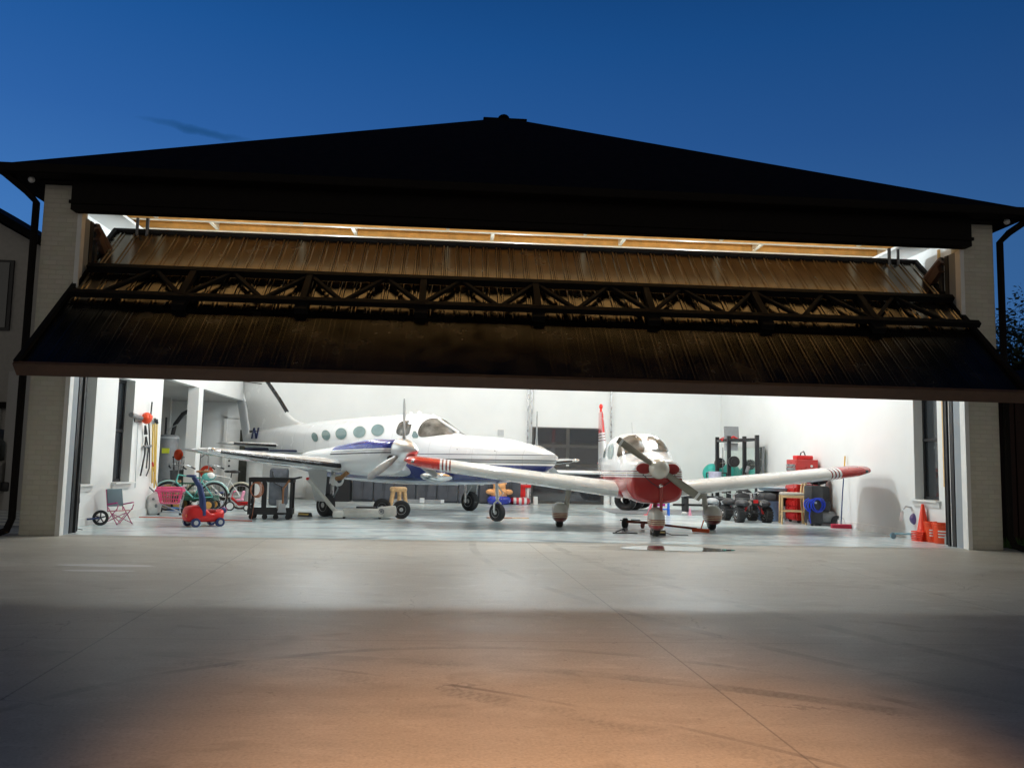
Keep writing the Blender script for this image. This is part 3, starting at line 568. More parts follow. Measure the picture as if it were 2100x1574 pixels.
# wings, nacelles, propellers, gear
wmat=mat('twin_wing_paint',(.66,.68,.69),.16,coat=.8,metal=.35,noise=.05,nscale=1.5)
nmat=bandmat('nacelle_paint',[(1.33,(.74,.76,.78)),(1.355,DK),(1.39,(.70,.72,.74)),(1.40,DK),(1.43,WH),(9,(.012,.03,.26))],tilt=-.03,xcut=(.35,WH))
for s in (-1,1):
    W_=P('wing',wing([(s*.3,.95,1.0,2.1,1),(s*2.4,.78,1.10,1.85,1),(s*4.2,.80,1.24,1.35,1),(s*5.3,.95,1.33,1.05,.9),(s*5.6,.92,1.36,.85,.6),(s*5.75,.75,1.37,.5,.3)],.17),wmat,TW,True,label=None)
    P('deice_boot',wing([(s*2.46,.80,1.105,.20,3.2),(s*4.2,.82,1.245,.16,3.2),(s*5.3,.97,1.335,.12,3)],.17),boot,W_,True)
    P('wing_tip_light',MB().sph((.92,s*5.5,1.37),(.14,.07,.05),12),chrome,W_,True)
    n=[(-1.3,1.30,1.20,.05,1.25,2),(-.9,1.42,1.08,.20,1.26,2.2),(.1,1.52,.98,.34,1.27,2.4),(1.0,1.64,.92,.40,1.29,2.6),(1.6,1.69,.92,.41,1.32,2.8),(2.0,1.68,.98,.38,1.36,2.6),(2.16,1.68,1.16,.33,1.42,2.3),(2.24,1.68,1.22,.24,1.45,2.)]
    NA=P('engine_nacelle',fuse_loft([(x,zt,zb,w,zm,e) for x,zt,zb,w,zm,e in n],28),nmat,TW,True)
    for v in NA.data.vertices: v.co.y+=s*2.08
    [P('air_intake',MB().sph((2.18,s*2.08+dy,1.30),(.10,.09,.07),12),boot,NA,True) for dy in (-.2,.2)]
    P('exhaust_stub',MB().tube([(.9,s*2.08-.28,.98),(.7,s*2.08-.3,.86),(.55,s*2.08-.3,.84)],.05,10),mat('burnt_exhaust',(.35,.2,.1),.4,metal=.8),NA,True)
    PR=P('spinner',MB().lathe([(.24,2.22),(.25,2.34),(.225,2.46),(.165,2.6),(.09,2.71),(.04,2.76),(.003,2.78)],(0,s*2.08,1.45),'x',40),mat('polished_spinner',(.78,.79,.8),.30,metal=.85),TW,True)
    for k in range(3):
        a=math.radians(92+120*k) if s<0 else math.radians(90+120*k); bl=MB(); rings=[]
        for r_,c_,tw,tt in ((.12,.07,1.25,.05),(.25,.10,1.0,.035),(.45,.155,.75,.022),(.7,.165,.55,.015),(.95,.13,.42,.010),(1.06,.06,.4,.006)):
            dr_=Vector((0,math.cos(a),math.sin(a))); tn=Vector((0,-math.sin(a),math.cos(a))); axx=Vector((1,0,0))
            cv=(tn*math.cos(tw)+axx*math.sin(tw)); nv=cv.cross(dr_); o_=Vector((2.36,s*2.08,1.45))+dr_*r_
            rings.append(bl.ring([o_+cv*c_*.5*math.cos(q)+nv*tt*math.sin(q) for q in [i*math.pi/5 for i in range(10)]]))
        bl.skin(rings); o=P('propeller_blade',bl,mat('propeller_grey',(.33,.34,.34),.35,metal=.4,noise=.1),TW,True)
    # main gear
    bt,br=MB(),MB(); wheel(bt,br,(0,s*2.24,.25),.25,.19); G=P('main_gear_leg',MB().cyl((0,s*2.24-s*.16,.23),(0,s*2.24-s*.16,1.1),.04).cyl((0,s*2.24-s*.16,.23),(0,s*2.24,.23),.03).tube([(.05,s*2.24-s*.16,.42),(.2,s*2.24-s*.16,.62),(.05,s*2.24-s*.16,.8)],.018,6),steel,TW,True)
    P('tyre',bt,rubber,G,True); P('wheel_hub',br,alu,G,True)
    P('gear_door',MB().ext([(-.55,1.02),(.18,1.02),(.12,.33),(-.22,.33)] if s<0 else [(-.30,1.0),(.2,1.0),(.1,.4),(-.2,.4)],'y',s*2.24+s*.115,s*2.24+s*.135),mat('gear_door_paint',(.55,.56,.56),.35),G)
    P('landing_light',MB().lathe([(.12,-.08),(.13,.06),(.125,.10),(.09,.105)],(.35,s*2.24,.80),'x').sph((.30,s*2.24,.80),(.1,.125,.125),12),trimw,G,True)
    P('lamp_lens',MB().lathe([(.06,.106),(.05,.13),(.001,.135)],(.35,s*2.24,.80),'x'),glassd,G,True)
bt,br=MB(),MB(); wheel(bt,br,(3.05,0,.19),.19,.15); G=P('nose_gear_leg',MB().cyl((3.05,0,.42),(3.0,0,.95),.035).tube([(3.05,-.1,.19),(3.05,-.1,.38),(3.05,0,.45),(3.05,.1,.38),(3.05,.1,.19)],.022,8).tube([(3.05,0,.5),(3.22,0,.6),(3.05,0,.75)],.014,6),trimw,TW,True)
P('tyre',bt,rubber,G,True); P('wheel_hub',br,alu,G,True)
P('belly_scoop',MB().sph((1.7,-.55,.93),(.5,.22,.13),16),chrome,TW,True)
P('static_port_marks',MB().sph((3.4,-.49,1.5),(.012,.01,.012),8).sph((2.4,-.615,1.52),(.012,.01,.012),8),blackm,TW)
# ---------------------------------------------------------------- single engine aircraft
PT=T('single_engine_aircraft','small white and red single propeller low wing aircraft facing the camera','aircraft',3.68,16.6,-.02-math.pi/2)
RD=(.36,.02,.02); TN=(.55,.42,.28); RB=(.22,.02,.015)
pmat=bandmat('single_fuselage_paint',[(1.02,RD),(1.045,WH),(1.06,RB),(1.085,WH),(1.10,TN),(1.125,WH),(1.14,RB),(9,WH)],tilt=-.012)
sec=[(-4.9,1.42,1.1,.03,1.25,2),(-4.2,1.48,.98,.12,1.2,2.2),(-3.0,1.52,.82,.28,1.15,2.6),(-1.8,1.62,.70,.45,1.1,3),(-1.2,1.76,.66,.53,1.08,3),(-.6,1.87,.64,.57,1.06,3.4),(.1,1.895,.63,.58,1.05,3.6),(.5,1.82,.62,.58,1.04,3.6),(.85,1.60,.62,.57,1.03,3.3),(1.1,1.44,.61,.545,1.02,3),(1.5,1.41,.60,.52,1.02,3),(1.82,1.375,.60,.475,1.02,3.2),(1.93,1.33,.64,.43,1.02,3.4),(1.955,1.26,.70,.36,1.02,3.4)]
PF=P('fuselage',fuse_loft(sec,lo=1.4),pmat,PT,True); pc=Caster(PF,PT)
P('windshield',pane_on(pc,smoothpoly([(1264,940),(1269,912),(1282,894),(1311,891),(1326,927),(1302,928),(1282,930)],1),.006,False,seg=2),cockpit,PT,True)
P('windshield',pane_on(pc,smoothpoly([(1318,891),(1342,891),(1358,901),(1370,915),(1378,932),(1350,928),(1331,926)],1),.006,False,seg=2),cockpit,PT,True)
for mir in (False,True):
    P('side_window',pane_on(pc,smoothpoly([(1247,915),(1259,907),(1258,941),(1245,941)],1),.006,mir,seg=2),glassg,PT,True)
    P('side_window',pane_on(pc,smoothpoly([(1238,921),(1244,915),(1242,943),(1236,944)],1),.006,mir,seg=2),glassg,PT,True)
P('cowl_chin',fuse_loft([(.9,.74,.62,.28,.68,2.4),(1.3,.76,.57,.36,.68,3),(1.8,.80,.58,.35,.70,3),(1.95,.78,.64,.28,.71,3)],24),mat('red_cowl',RD,.25,coat=.7),PT,True)
for s in (-1,1):
    P('air_intake',MB().sph((1.945,s*.255,1.2),(.035,.135,.10),20),mat('red_intake',(.30,.02,.02),.4),PT,True)
cream=mat('cream_spinner',(.62,.58,.50),.2,coat=.7)
P('spinner',MB().lathe([(.175,1.98),(.18,2.06),(.165,2.14),(.125,2.22),(.06,2.275),(.003,2.29)],(0,0,1.2),'x',36),cream,PT,True)
for k in range(2):
    a=math.radians(146+180*k) ; bl=MB(); rings=[]; a=math.pi-a if 0 else a
    dr_=Vector((0,math.cos(a),math.sin(a))); tn=Vector((0,-math.sin(a),math.cos(a))); axx=Vector((1,0,0))
    for r_,c_,tw,tt in ((.10,.09,1.0,.04),(.2,.12,.75,.03),(.4,.145,.55,.018),(.65,.15,.42,.012),(.84,.14,.34,.008),(.90,.12,.32,.006)):
        cv=(tn*math.cos(tw)+axx*math.sin(tw)); nv=cv.cross(dr_); o_=Vector((2.05,0,1.2))+dr_*r_
        rings.append(bl.ring([o_+cv*c_*.5*math.cos(q)+nv*tt*math.sin(q) for q in [i*math.pi/6 for i in range(12)]]))
    bl.skin(rings); o=P('propeller_blade',bl,mat('tan_grey_propeller',(.26,.24,.19),.45,noise=.12),PT,True)
    q=MB(); rings=[]
    for r_ in (.80,.845):
        cv=(tn*math.cos(.36)+axx*math.sin(.36)); nv=cv.cross(dr_); o_=Vector((2.05,0,1.2))+dr_*r_; rings.append(q.ring([o_+cv*.0735*math.cos(z)+nv*.012*math.sin(z) for z in [i*math.pi/6 for i in range(12)]]))
    P('blade_band',q.skin(rings),trimw,o,True)
pw=bandmat('single_wing_paint',[(3.72,(.78,.77,.74)),(3.75,RB),(3.79,WH),(3.82,RB),(3.86,WH),(3.89,RB),(3.93,WH),(9,(.50,.02,.015))],axis='Y',absv=True,rough=.25)
for s in (-1,1):
    zz=lambda y: .76+.118*(y-.55)
    W_=P('wing',wing([(s*.3,1.15,.76,2.05,.9),(s*.56,1.05,.77,1.9,1.3),(s*.95,.80,.81,1.62,1.45),(s*2.5,.74,zz(2.5),1.58,1.3),(s*3.9,.70,zz(3.9),1.55,1.25),(s*4.35,.68,zz(4.4),1.5,1.15),(s*4.55,.60,zz(4.6)+.01,1.3,.95),(s*4.63,.42,zz(4.6)+.02,1.0,.6),(s*4.66,.2,zz(4.6)+.02,.6,.3)],.135),pw,PT,True)
    P('wing_root_fairing',MB().sph((.55,s*.46,.76),(.7,.13,.14),20),mat('red_root_fairing',RD,.3,coat=.6),W_,True)
    P('tip_light',MB().sph((.60,s*4.45,zz(4.5)+.01),(.07,.05,.03),10),glassd,W_,True)
    G=P('main_gear_leg',MB().cyl((.05,s*1.42,.3),(.05,s*1.36,.80),.045,.055,14).tube([(-.02,s*1.45,.2),(-.12,s*1.40,.45),(-.03,s*1.36,.55)],.014,6),mat('gear_leg_cream',(.45,.42,.36),.4),PT,True)
    bt,br=MB(),MB(); wheel(bt,br,(0,s*1.54,.165),.165,.13); P('tyre',bt,rubber,G,True); P('wheel_hub',br,alu,G,True)
    pp=[(-.62,.34,.30,.01,.32,2),(-.4,.43,.19,.08,.30,2.2),(-.1,.49,.11,.145,.29,2.6),(.15,.49,.11,.155,.29,2.6),(.29,.43,.15,.12,.29,2.3),(.37,.34,.22,.04,.29,2)]
    wp=P('wheel_pant',fuse_loft(pp,24),bandmat('wheel_pant_paint',[(.17,RB),(.205,(.16,.015,.01)),(.225,TN),(.24,RB),(.26,TN),(.275,RB),(.29,TN),(.30,RB),(9,(.50,.48,.43))],rough=.3),G,True)
    for v in wp.data.vertices: v.co.y+=s*1.54
    P('stabiliser',wing([(s*.05,-4.0,1.05,.8,1),(s*1.62,-4.02,1.05,.78,1),(s*1.68,-4.1,1.05,.6,.5)],.12),white,PT,True)
G=P('nose_gear_leg',MB().cyl((1.75,0,.35),(1.72,0,.68),.04),mat('red_leg',RB,.4),PT,True)
bt,br=MB(),MB(); wheel(bt,br,(1.77,0,.15),.15,.12); P('tyre',bt,rubber,G,True); P('wheel_hub',br,alu,G,True)
wp=P('wheel_pant',fuse_loft([(1.3,.34,.28,.02,.3,2),(1.5,.44,.16,.09,.29,2.3),(1.75,.52,.12,.14,.28,2.6),(1.95,.50,.12,.13,.28,2.6),(2.05,.42,.16,.10,.28,2.3),(2.1,.32,.22,.03,.27,2)],24),bandmat('nose_pant_paint',[(.15,RB),(.21,RD),(.225,TN),(.24,RB),(.26,TN),(.275,RB),(.295,TN),(.31,RB),(9,(.55,.53,.48))],rough=.3),G,True)
P('tow_strap',MB().cyl((1.98,.05,.30),(1.98,.055,.93),.028,.028,10),mat('faded_red_strap',(.35,.06,.05),.6),PT)
P('strap_loop',MB().tube([(1.99,-.28,1.1),(1.99,-.12,.95),(1.99,.03,.86),(1.99,.2,.97),(1.99,.3,1.1)],.008,6),blackm,PT)
P('nose_landing_light',MB().sph((1.97,.05,.9),(.04,.045,.045),14),chrome,PT,True)
fm=bandmat('single_fin_paint',[(1.86,WH),(1.885,RB),(1.93,WH),(1.955,RB),(2.0,WH),(2.03,RB),(2.07,WH),(9,(.55,.02,.02))])
P('fin',finmesh([-3.3,-3.85,-4.1,-4.35,-4.42],[-5.0,-5.02,-5.03,-5.05,-5.05],[1.4,1.75,2.1,2.55,2.62],[.10,.09,.08,.06,.03]),fm,PT,True)
P('fin_beacon',MB().cyl((-4.65,0,2.62),(-4.65,0,2.70),.03).sph((-4.65,0,2.76),(.05,.05,.07),12),mat('red_beacon_glass',(.7,.03,.02),.2),PT,True)
P('tail_cone_light',MB().sph((-4.95,0,1.3),.03,8),redpl,PT,True)
P('roof_antenna',MB().tube([(-.4,.0,1.86),(-.5,0,2.15)],.006,5),lgrey,PT); P('aerial_wire',MB().tube([(-2.5,0,1.57),(-4.4,0,2.5)],.004,4),lgrey,PT)
P('side_letters',MB().box((-.2,-.568,.9),(.30,.006,.012)).box((.05,-.57,.9),(.02,.006,.12)),mat('faded_letter',(.6,.3,.28),.5),PT)
# ================================================================ THINGS IN THE HANGAR
def ray(px,py): return fw+rt*((px-1050)/F)-up*((py-787)/F)
def at(px,py,Y):
    d=ray(px,py); return CAM+d*(Y/d.y)
def gd_(px,py):
    d=ray(px,py); p=CAM+d*(-CAM.z/d.z); return p.x,p.y
R=math.radians
def castor(b,c,r,w=.03,ax='y'): return b.lathe([(r*.4,-w*.5),(r,-w*.45),(r,w*.45),(r*.4,w*.5)],c,ax,20)
def text(body,size,loc,rot,m,parent,name='lettering',ext=.002):
    cu=bpy.data.curves.new('t','FONT'); cu.body=body; cu.size=size; cu.extrude=ext; cu.align_x='CENTER'
    to=bpy.data.objects.new('t',cu); COL.objects.link(to); bpy.context.view_layer.update()
    me=bpy.data.meshes.new_from_object(to.evaluated_get(bpy.context.evaluated_depsgraph_get())); bpy.data.objects.remove(to)
    me.materials.clear(); me.materials.append(m); o=bpy.data.objects.new(name,me); COL.objects.link(o); o.location=loc; o.rotation_euler=rot; o.parent=parent; return o
# --- red push car
t=T('push_car','red plastic toy push car with a tall navy handle, left front of the floor','toy car',-4.47,15.42,R(38))
b=fuse_loft([(-.33,.30,.12,.12,.2,3),(-.28,.36,.09,.17,.2,3.4),(-.12,.38,.08,.185,.2,3.6),(.0,.33,.08,.185,.2,3.6),(.10,.24,.08,.185,.18,3.6),(.24,.28,.08,.18,.18,3.6),(.32,.30,.10,.15,.2,3.2),(.34,.26,.14,.1,.2,3)],32)
P('body',b,redpl,t,True); P('seat_well',MB().box((.1,0,.27),(.2,.22,.06),bev=.02),mat('dark_red_plastic',(.3,.01,.01),.4),t)
P('handle',MB().tube([(-.05,-.13,.2),(-.08,-.13,.5),(-.14,-.13,.72),(-.26,-.13,.88)],[.065,.055,.05,.04],10).torus((-.3,-.13,.90),.07,.02,'z'),navy,t,True)
for x in (-.2,.24):
    for y in (-.19,.19): w=P('wheel',castor(MB(),(x,y,.08),.08,.06),navy,t,True); P('hub_cap',MB().lathe([(.04,-.034),(.045,.034)],(x,y,.08),'y'),lgrey,w,True)
for y in (-.09,.09): P('headlight',MB().sph((-.325,y,.2),(.02,.03,.03),10),mat('orange_lamp_plastic',(.8,.2,.05),.3),t,True)
# --- pink toy shopping cart
X,Y=gd_(347,1056); t=T('toy_shopping_cart','small pink toy shopping cart on grey legs in front of the bicycles','toy cart',X,Y,R(5))
b=MB(); 
z0,z1=.26,.58; c0=[(-.17,-.11),(.17,-.11),(.17,.11),(-.17,.11)]; c1=[(-.25,-.15),(.24,-.15),(.24,.15),(-.25,.15)]
for k in range(4):
    a,b2=Vector((*c0[k],z0)),Vector((*c0[(k+1)%4],z0)); a1,b1=Vector((*c1[k],z1)),Vector((*c1[(k+1)%4],z1))
    for i in range(8): b.tube([a.lerp(b2,i/8),a1.lerp(b1,i/8)],.006,5)
    for f_ in (0,.25,.5,.75): b.tube([a.lerp(a1,f_),b2.lerp(b1,f_)],.006,5)
    b.tube([a1,b1],.014,6); b.tube([a1-Vector((0,0,.06)),b1-Vector((0,0,.06))],.035,6)
P('basket',b,pink,t,True); P('basket_tray',MB().box((0,0,.25),(.34,.22,.02)),pinkl,t)
P('frame',MB().tube([(-.22,0,.30),(-.22,0,.1),(-.2,0,.03)],.012).tube([(.22,0,.34),(.2,0,.2),(.22,0,.03)],.012).tube([(-.2,.0,.24),(.2,0,.08)],.012).tube([(.2,0,.08),(-.22,.0,.05)],.012).tube([(.26,-.14,.62),(.30,0,.62),(.26,.14,.62)],.012),lgrey,t,True)
for x in (-.22,.22): P('castor',castor(MB(),(x,0,.025),.028,.03),blackm,t,True)
# --- bicycles
def bicycle(name,label,X,Y,rz,fr,saddle,fend,R_=.33):
    t=T(name,label,'bicycle',X,Y,rz,0,'bicycles leaning by the left alcove'); wb=1.02
    for x in (0,wb):
        w=P('wheel',MB().torus((x,0,R_),R_-.022,.022,'y',40,8),rubber,t,True); q=MB().torus((x,0,R_),R_-.05,.010,'y',40,6)
        P('rim',q,steel,w,True); q=MB()
        for k in range(18):
            a=k*math.pi/9; q.tube([(x,.02*(-1)**k,R_),(x+(R_-.05)*math.cos(a),0,R_+(R_-.05)*math.sin(a))],.0018,3)
        P('spokes',q,steel,w)
        f=MB().torus((x,0,R_),R_+.02,.022,'y',20,6,R(20),R(165) if x==0 else R(150),.8); P('fender',f,fend,t,True)
    b=MB(); BB=(.44,0,.29); ST=(.26,0,.74); HT=(.82,0,.82); HB=(.86,0,.66)
    for p,q,r_ in ((BB,ST,.017),(BB,HB,.022),(ST,HT,.018),(HT,HB,.022),((0,.04,R_),BB,.011),((0,-.04,R_),BB,.011),((0,.04,R_),(.28,0,.68),.009),((0,-.04,R_),(.28,0,.68),.009)): b.cyl(p,q,r_,None,10)
    P('frame',b,fr,t,True)
    P('fork',MB().cyl(HB,(.92,.045,.6),.014).cyl((.92,.045,.6),(wb,.045,R_),.011).cyl(HB,(.92,-.045,.6),.014).cyl((.92,-.045,.6),(wb,-.045,R_),.011),steel,t,True)
    P('handlebar',MB().tube([(.60,-.31,.98),(.68,-.26,1.03),(.80,-.1,1.05),(.80,.1,1.05),(.68,.26,1.03),(.60,.31,.98)],.012).cyl(HT,(.80,0,1.05),.014),steel,t,True)
    for s in (-1,1): P('grip',MB().cyl((.54,s*.33,.955),(.63,s*.29,1.0),.018),blackm,t,True)
    P('saddle',MB().sph((.18,0,.90),(.14,.10,.04),14).sph((.32,0,.90),(.11,.03,.03),12).cyl(ST,(.24,0,.88),.013),saddle,t,True)
    P('chainring',MB().lathe([(.08,-.05),(.09,-.045),(.09,-.04),(.05,-.04)],BB,'y').cyl((BB[0],-.06,BB[2]),(BB[0]+.1,-.06,BB[2]-.14),.01).cyl((BB[0],.06,BB[2]),(BB[0]-.1,.06,BB[2]+.14),.01),darkm,t,True)
    return t
X,Y=gd_(436,1048); bicycle('bicycle','teal cruiser bicycle with brown saddle and pale fenders behind the green wagon',X,Y,R(180),tealp,brown,mat('pale_teal_fender',(.5,.75,.72),.3,coat=.4))
X,Y=gd_(492,1044); bicycle('bicycle','white bicycle with a long black saddle and cream fenders behind the pink tricycle',X,Y,R(176),white,blackm,mat('cream_fender',(.7,.65,.52),.35),.31)
X,Y=gd_(385,1040); bicycle('bicycle','silver grey mountain bicycle with raised black handlebars by the water heater',X+.1,Y+.2,R(150),steel,blackm,blackm,.31)
p=at(428,975,19.3); t=T('bike_helmet','teal and white bicycle helmet resting on the teal bicycle','helmet',p.x,p.y,0,p.z-.08)
P('shell',MB().sph((0,0,.06),(.15,.11,.09),20),tealp,t,True); P('vents',MB().sph((.05,-.03,.08),(.10,.085,.08),16),trimw,t,True)
# --- green wagon
X,Y=gd_(400,1046); t=T('garden_wagon','dark green mesh garden wagon with tan wheels, low in front of the teal bicycle','wagon',X,Y,R(2))
b=MB().box((0,0,.25),(.92,.48,.03)).box((0,-.24,.31),(.92,.015,.09)).box((0,.24,.31),(.92,.015,.09)).box((-.46,0,.31),(.015,.48,.09)).box((.46,0,.31),(.015,.48,.09)); P('bed',b,green,t)
for s in (-1,1):
    b=MB(); b.tube([(-.46,s*.24,.62),(.46,s*.24,.62)],.010,6); 
    for i in range(11): b.tube([(-.46+.092*i,s*.24,.34),(-.46+.092*i,s*.24,.62)],.005,4)
    for z in (.42,.5): b.tube([(-.46,s*.24,z),(.46,s*.24,z)],.004,4)
    P('side_rail',b,green,t,True)
for x in (-.33,.36):
    for s in (-1,1):
        w=P('wheel',castor(MB(),(x,s*.27,.14),.14,.08),rubber,t,True); P('hub_cap',MB().lathe([(.085,-.042),(.06,-.05),(.02,-.05),(.02,.05),(.06,.05),(.085,.042)],(x,s*.27,.14),'y'),mat('tan_rim',(.65,.33,.08),.4),w,True)
tb=P('rolled_mat',MB().cyl((-.3,-.05,.40),(.42,-.05,.38),.055),mat('olive_roll',(.45,.48,.40),.6),t,True)
t['label']='dark green mesh garden wagon with tan wheels, low in front of the teal bicycle'
# --- pink tricycle
X,Y=gd_(489,1047); t=T('toy_tricycle','small pink and red tricycle with white wheels beside the black cart','tricycle',X,Y,R(185))
P('body',MB().tube([(-.2,0,.16),(0,0,.15),(.17,0,.3)],.03).box((-.12,0,.2),(.26,.12,.03),bev=.01),redpl,t,True)
P('seat_back',MB().box((-.08,0,.36),(.05,.2,.22),rot=(0,-.2,0),bev=.02).box((-.02,0,.26),(.16,.18,.04),bev=.015),pinkl,t,True)
P('handlebar',MB().tube([(.17,0,.3),(.14,0,.42),(.10,-.12,.46)],.012).tube([(.14,0,.42),(.10,.12,.46)],.012),pink,t,True)
for x,y,r_ in ((.2,0,.11),(-.2,-.14,.08),(-.2,.14,.08)):
    w=P('wheel',MB().torus((x,y,r_),r_-.018,.018,'y'),blackm,t,True); P('wheel_disc',MB().lathe([(r_-.02,-.012),(r_-.02,.012)],(x,y,r_),'y'),trimw,w,True)
# --- black utility cart
t=T('utility_cart','black two shelf utility cart hung with a coiled orange cord, left of the twin gear','cart',-3.72,17.55,R(4))
for z,h in ((.80,.09),(.16,.12)):
    P('tray',MB().box((0,0,z-h/2+.01),(.86,.45,.02)).box((0,-.225,z),(.86,.02,h)).box((0,.225,z),(.86,.02,h)).box((-.43,0,z),(.02,.45,h)).box((.43,0,z),(.02,.45,h)),blackm,t)
for x in (-.41,.41):
    for y in (-.21,.21): P('post',MB().box((x,y,.46),(.045,.045,.62)),blackm,t)
P('post',MB().box((-.12,-.22,.46),(.1,.02,.62)),blackm,t)
P('handle',MB().tube([(.40,-.2,.82),(.56,-.18,.86),(.56,.18,.86),(.40,.2,.82)],.02),blackm,t,True)
for x in (-.36,-.1,.12,.36):
    for y in ((-.17,.17) if abs(x)>.3 else (-.17,)): c=P('castor',castor(MB(),(x,y,.055),.055,.035),blackm,t,True); P('fork',MB().box((x,y+.02,.08),(.02,.05,.07)),steel,c)
c=T('extension_cord','orange brown cord coiled over the left end of the black cart','cord',-4.0,17.28,0,.5); b=MB()
for i in range(5): b.torus((.01*i,.006*i,.08),.10+.006*i,.006,'y',24,5,sq=1)
b.tube([(.0,0,-.04),(-.03,0,-.3),(-.06,0,-.42)],.006,5); cc=P('coil',b,mat('copper_cord',(.55,.2,.1),.5),c,True); cc.scale=(1,1,1.3)
t=T('paper_cup','white cup on the lower tray of the black cart','cup',-3.55,17.5,0,.19); P('cup_body',MB().lathe([(.045,0),(.06,.2),(.055,.2),(.04,.01)],(0,0,0)),trimw,t,True)
t=T('hand_shovel','grey trapezoid tool plate leaning in front of the black cart','tool',-3.45,17.28,0,.03); P('blade',MB().ext([(-.09,.12),(.09,.12),(.06,.30),(-.04,.30)],'y',-.02,.0),lgrey,t); P('shaft',MB().tube([(.01,0,.3),(.01,0,.6),(.13,0,.78)],.02,8),brown,t,True)
# --- things behind the cart, by the back wall
t=T('equipment_bag','tall dark grey bag standing behind the black cart','bag',-4.62,22.6,R(5)); P('bag_body',MB().box((0,0,.5),(.48,.3,.98),bev=.07),mat('dark_grey_fabric',(.10,.11,.13),.8,noise=.3,nscale=6,bump=.5,bscale=12),t,True); P('bag_strap',MB().tube([(-.15,-.16,.9),(-.1,-.2,.6),(.1,-.2,.5),(.15,-.16,.2)],.02),blackm,t,True)
t=T('water_softener','white rounded tank standing in front of the back door','tank',-5.65,24.2,0); P('tank_body',MB().lathe([(.2,0),(.22,.05),(.22,1.15),(.18,1.22),(.01,1.24)],(0,0,0)),trimw,t,True)
X0=-4.05
t=T('black_cabinet','black cabinet with a white emblem and lettering under the twin wing','cabinet',-3.50,25.2,0)
P('cabinet_body',MB().box((0,.3,.46),(.86,.6,.92),bev=.01),mat('black_cabinet_paint',(.018,.018,.02),.35,noise=.2),t)
text('PRIMAL',.11,(0,-.012,.52),(R(90),0,0),trimw,t)
P('emblem',MB().torus((-.07,-.012,.75),.07,.014,'y',20,6,R(20),R(300),.3).torus((.09,-.012,.75),.075,.014,'y',20,6,R(-120),R(160),.3).torus((.0,-.012,.72),.05,.012,'y',20,6,R(180),R(360),.3),trimw,t,True)
cabm=mat('graphite_cabinet_paint',(.075,.08,.095),.35,metal=.2,noise=.1)
ords=['first','second','third','fourth','fifth','sixth','seventh','eighth']
cb0=None
for i in range(8):
    lab='graphite floor cabinet under the back wall, %s to the right of the black emblem cabinet'%ords[i]
    if cb0 is None:
        cb0=T('floor_cabinet',lab,'cabinet',-2.72,25.5,0,0,'graphite cabinets along the back wall'); P('cabinet_body',MB().box((0,.3,.5),(.62,.6,.9),bev=.008).box((0,.32,.04),(.6,.5,.08)),cabm,cb0)
        for x in (-.155,.155): d_=P('cabinet_door',MB().box((x,-.008,.51),(.295,.02,.86),bev=.004),cabm,cb0); P('handle',MB().box((x*.25,-.03,.6),(.012,.02,.5)),blackm,d_)
        P('worktop',MB().box((0,.3,.965),(.63,.64,.03)),darkm,cb0)
    else: copy(cb0,(-2.72+.64*i,25.5,0),0,lab)
t=T('floor_beam','long grey metal beam lying in front of the graphite cabinets','beam',-1.0,24.9,R(2)); P('beam_body',MB().box((0,0,.07),(1.5,.14,.1),bev=.01),greym,t); P('bracket',MB().box((.1,-.06,.1),(.14,.1,.14)),lgrey,t); P('bracket',MB().box((.7,-.05,.08),(.1,.1,.1)),lgrey,t)
X,Y=gd_(816,1036); t=T('wooden_stool','low rustic stool of pale timber with stout legs behind the tug','stool',X,Y,R(10)); wd=mat('carved_pale_timber',(.62,.40,.20),.5,noise=.25,nscale=9)
P('seat',MB().box((0,0,.45),(.46,.34,.14),bev=.05),wd,t,True)
for x in (-.16,.03,.18):
    for y in (-.1,.1): P('leg',MB().cyl((x*1.25,y*1.3,0),(x*.9,y*.9,.42),.04,.055,12),wd,t,True)
# --- aircraft tug
tug=T('aircraft_tug','white low aircraft tug with two black wheels and a raised lift arm','tug',-1.10,18.22,R(184)); cw=mat('cream_tug_paint',(.66,.65,.60),.35,coat=.4,noise=.08)
P('body',MB().box((.8,.12,.13),(.86,.36,.17),bev=.03).box((.30,.1,.16),(.40,.30,.22),rot=(0,.12,0),bev=.04).box((1.32,.12,.10),(.22,.44,.14),bev=.03),cw,tug,True)
P('lift_arm',MB().tube([(1.38,.12,.14),(1.62,.12,.42),(1.98,.12,.83)],.045,10),cw,tug,True); P('arm_handle',MB().tube([(1.98,-.05,.83),(1.98,.3,.83)],.03),redpl,tug,True)
for y in (-.12,.78):
    bt,br=MB(),MB(); wheel(bt,br,(0,-y if y>0 else .0,.2),.2,.17,.5); 
    for q in (bt,br):
        for v in q.b.verts: v.co.x+=(.42 if y>0 else 0); v.co.y+=(0 if y>0 else .0)
    w=P('tyre',bt,rubber,tug,True); P('rim',br,lgrey,w,True)
P('axle',MB().cyl((0,0,.2),(.42,-.78,.2),.03),steel,tug,True)
P('side_badge',MB().torus((.42,.29,.17),.05,.012,'y').lathe([(.03,0),(.03,.02)],(.42,.29,.17),'y'),greym,tug,True)
P('cradle_pad',MB().box((.75,-.06,.235),(.42,.2,.03),bev=.01),blackm,tug); 
for x in (.45,1.2): P('skid',castor(MB(),(x,.12,.03),.03,.08),blackm,tug,True)
def chock(name,label,X,Y,rz,L_=.3,col=blackm,str_=yellow):
    t=T(name,label,'wheel chock',X,Y,rz); P('wedge',MB().ext([(-.07,0),(.07,0),(.03,.09),(-.03,.09)],'y',-L_/2,L_/2),col,t); P('reflective_strip',MB().box((-.052,0,.055),(.006,L_*.9,.03),rot=(0,.42,0)),str_,t); return t
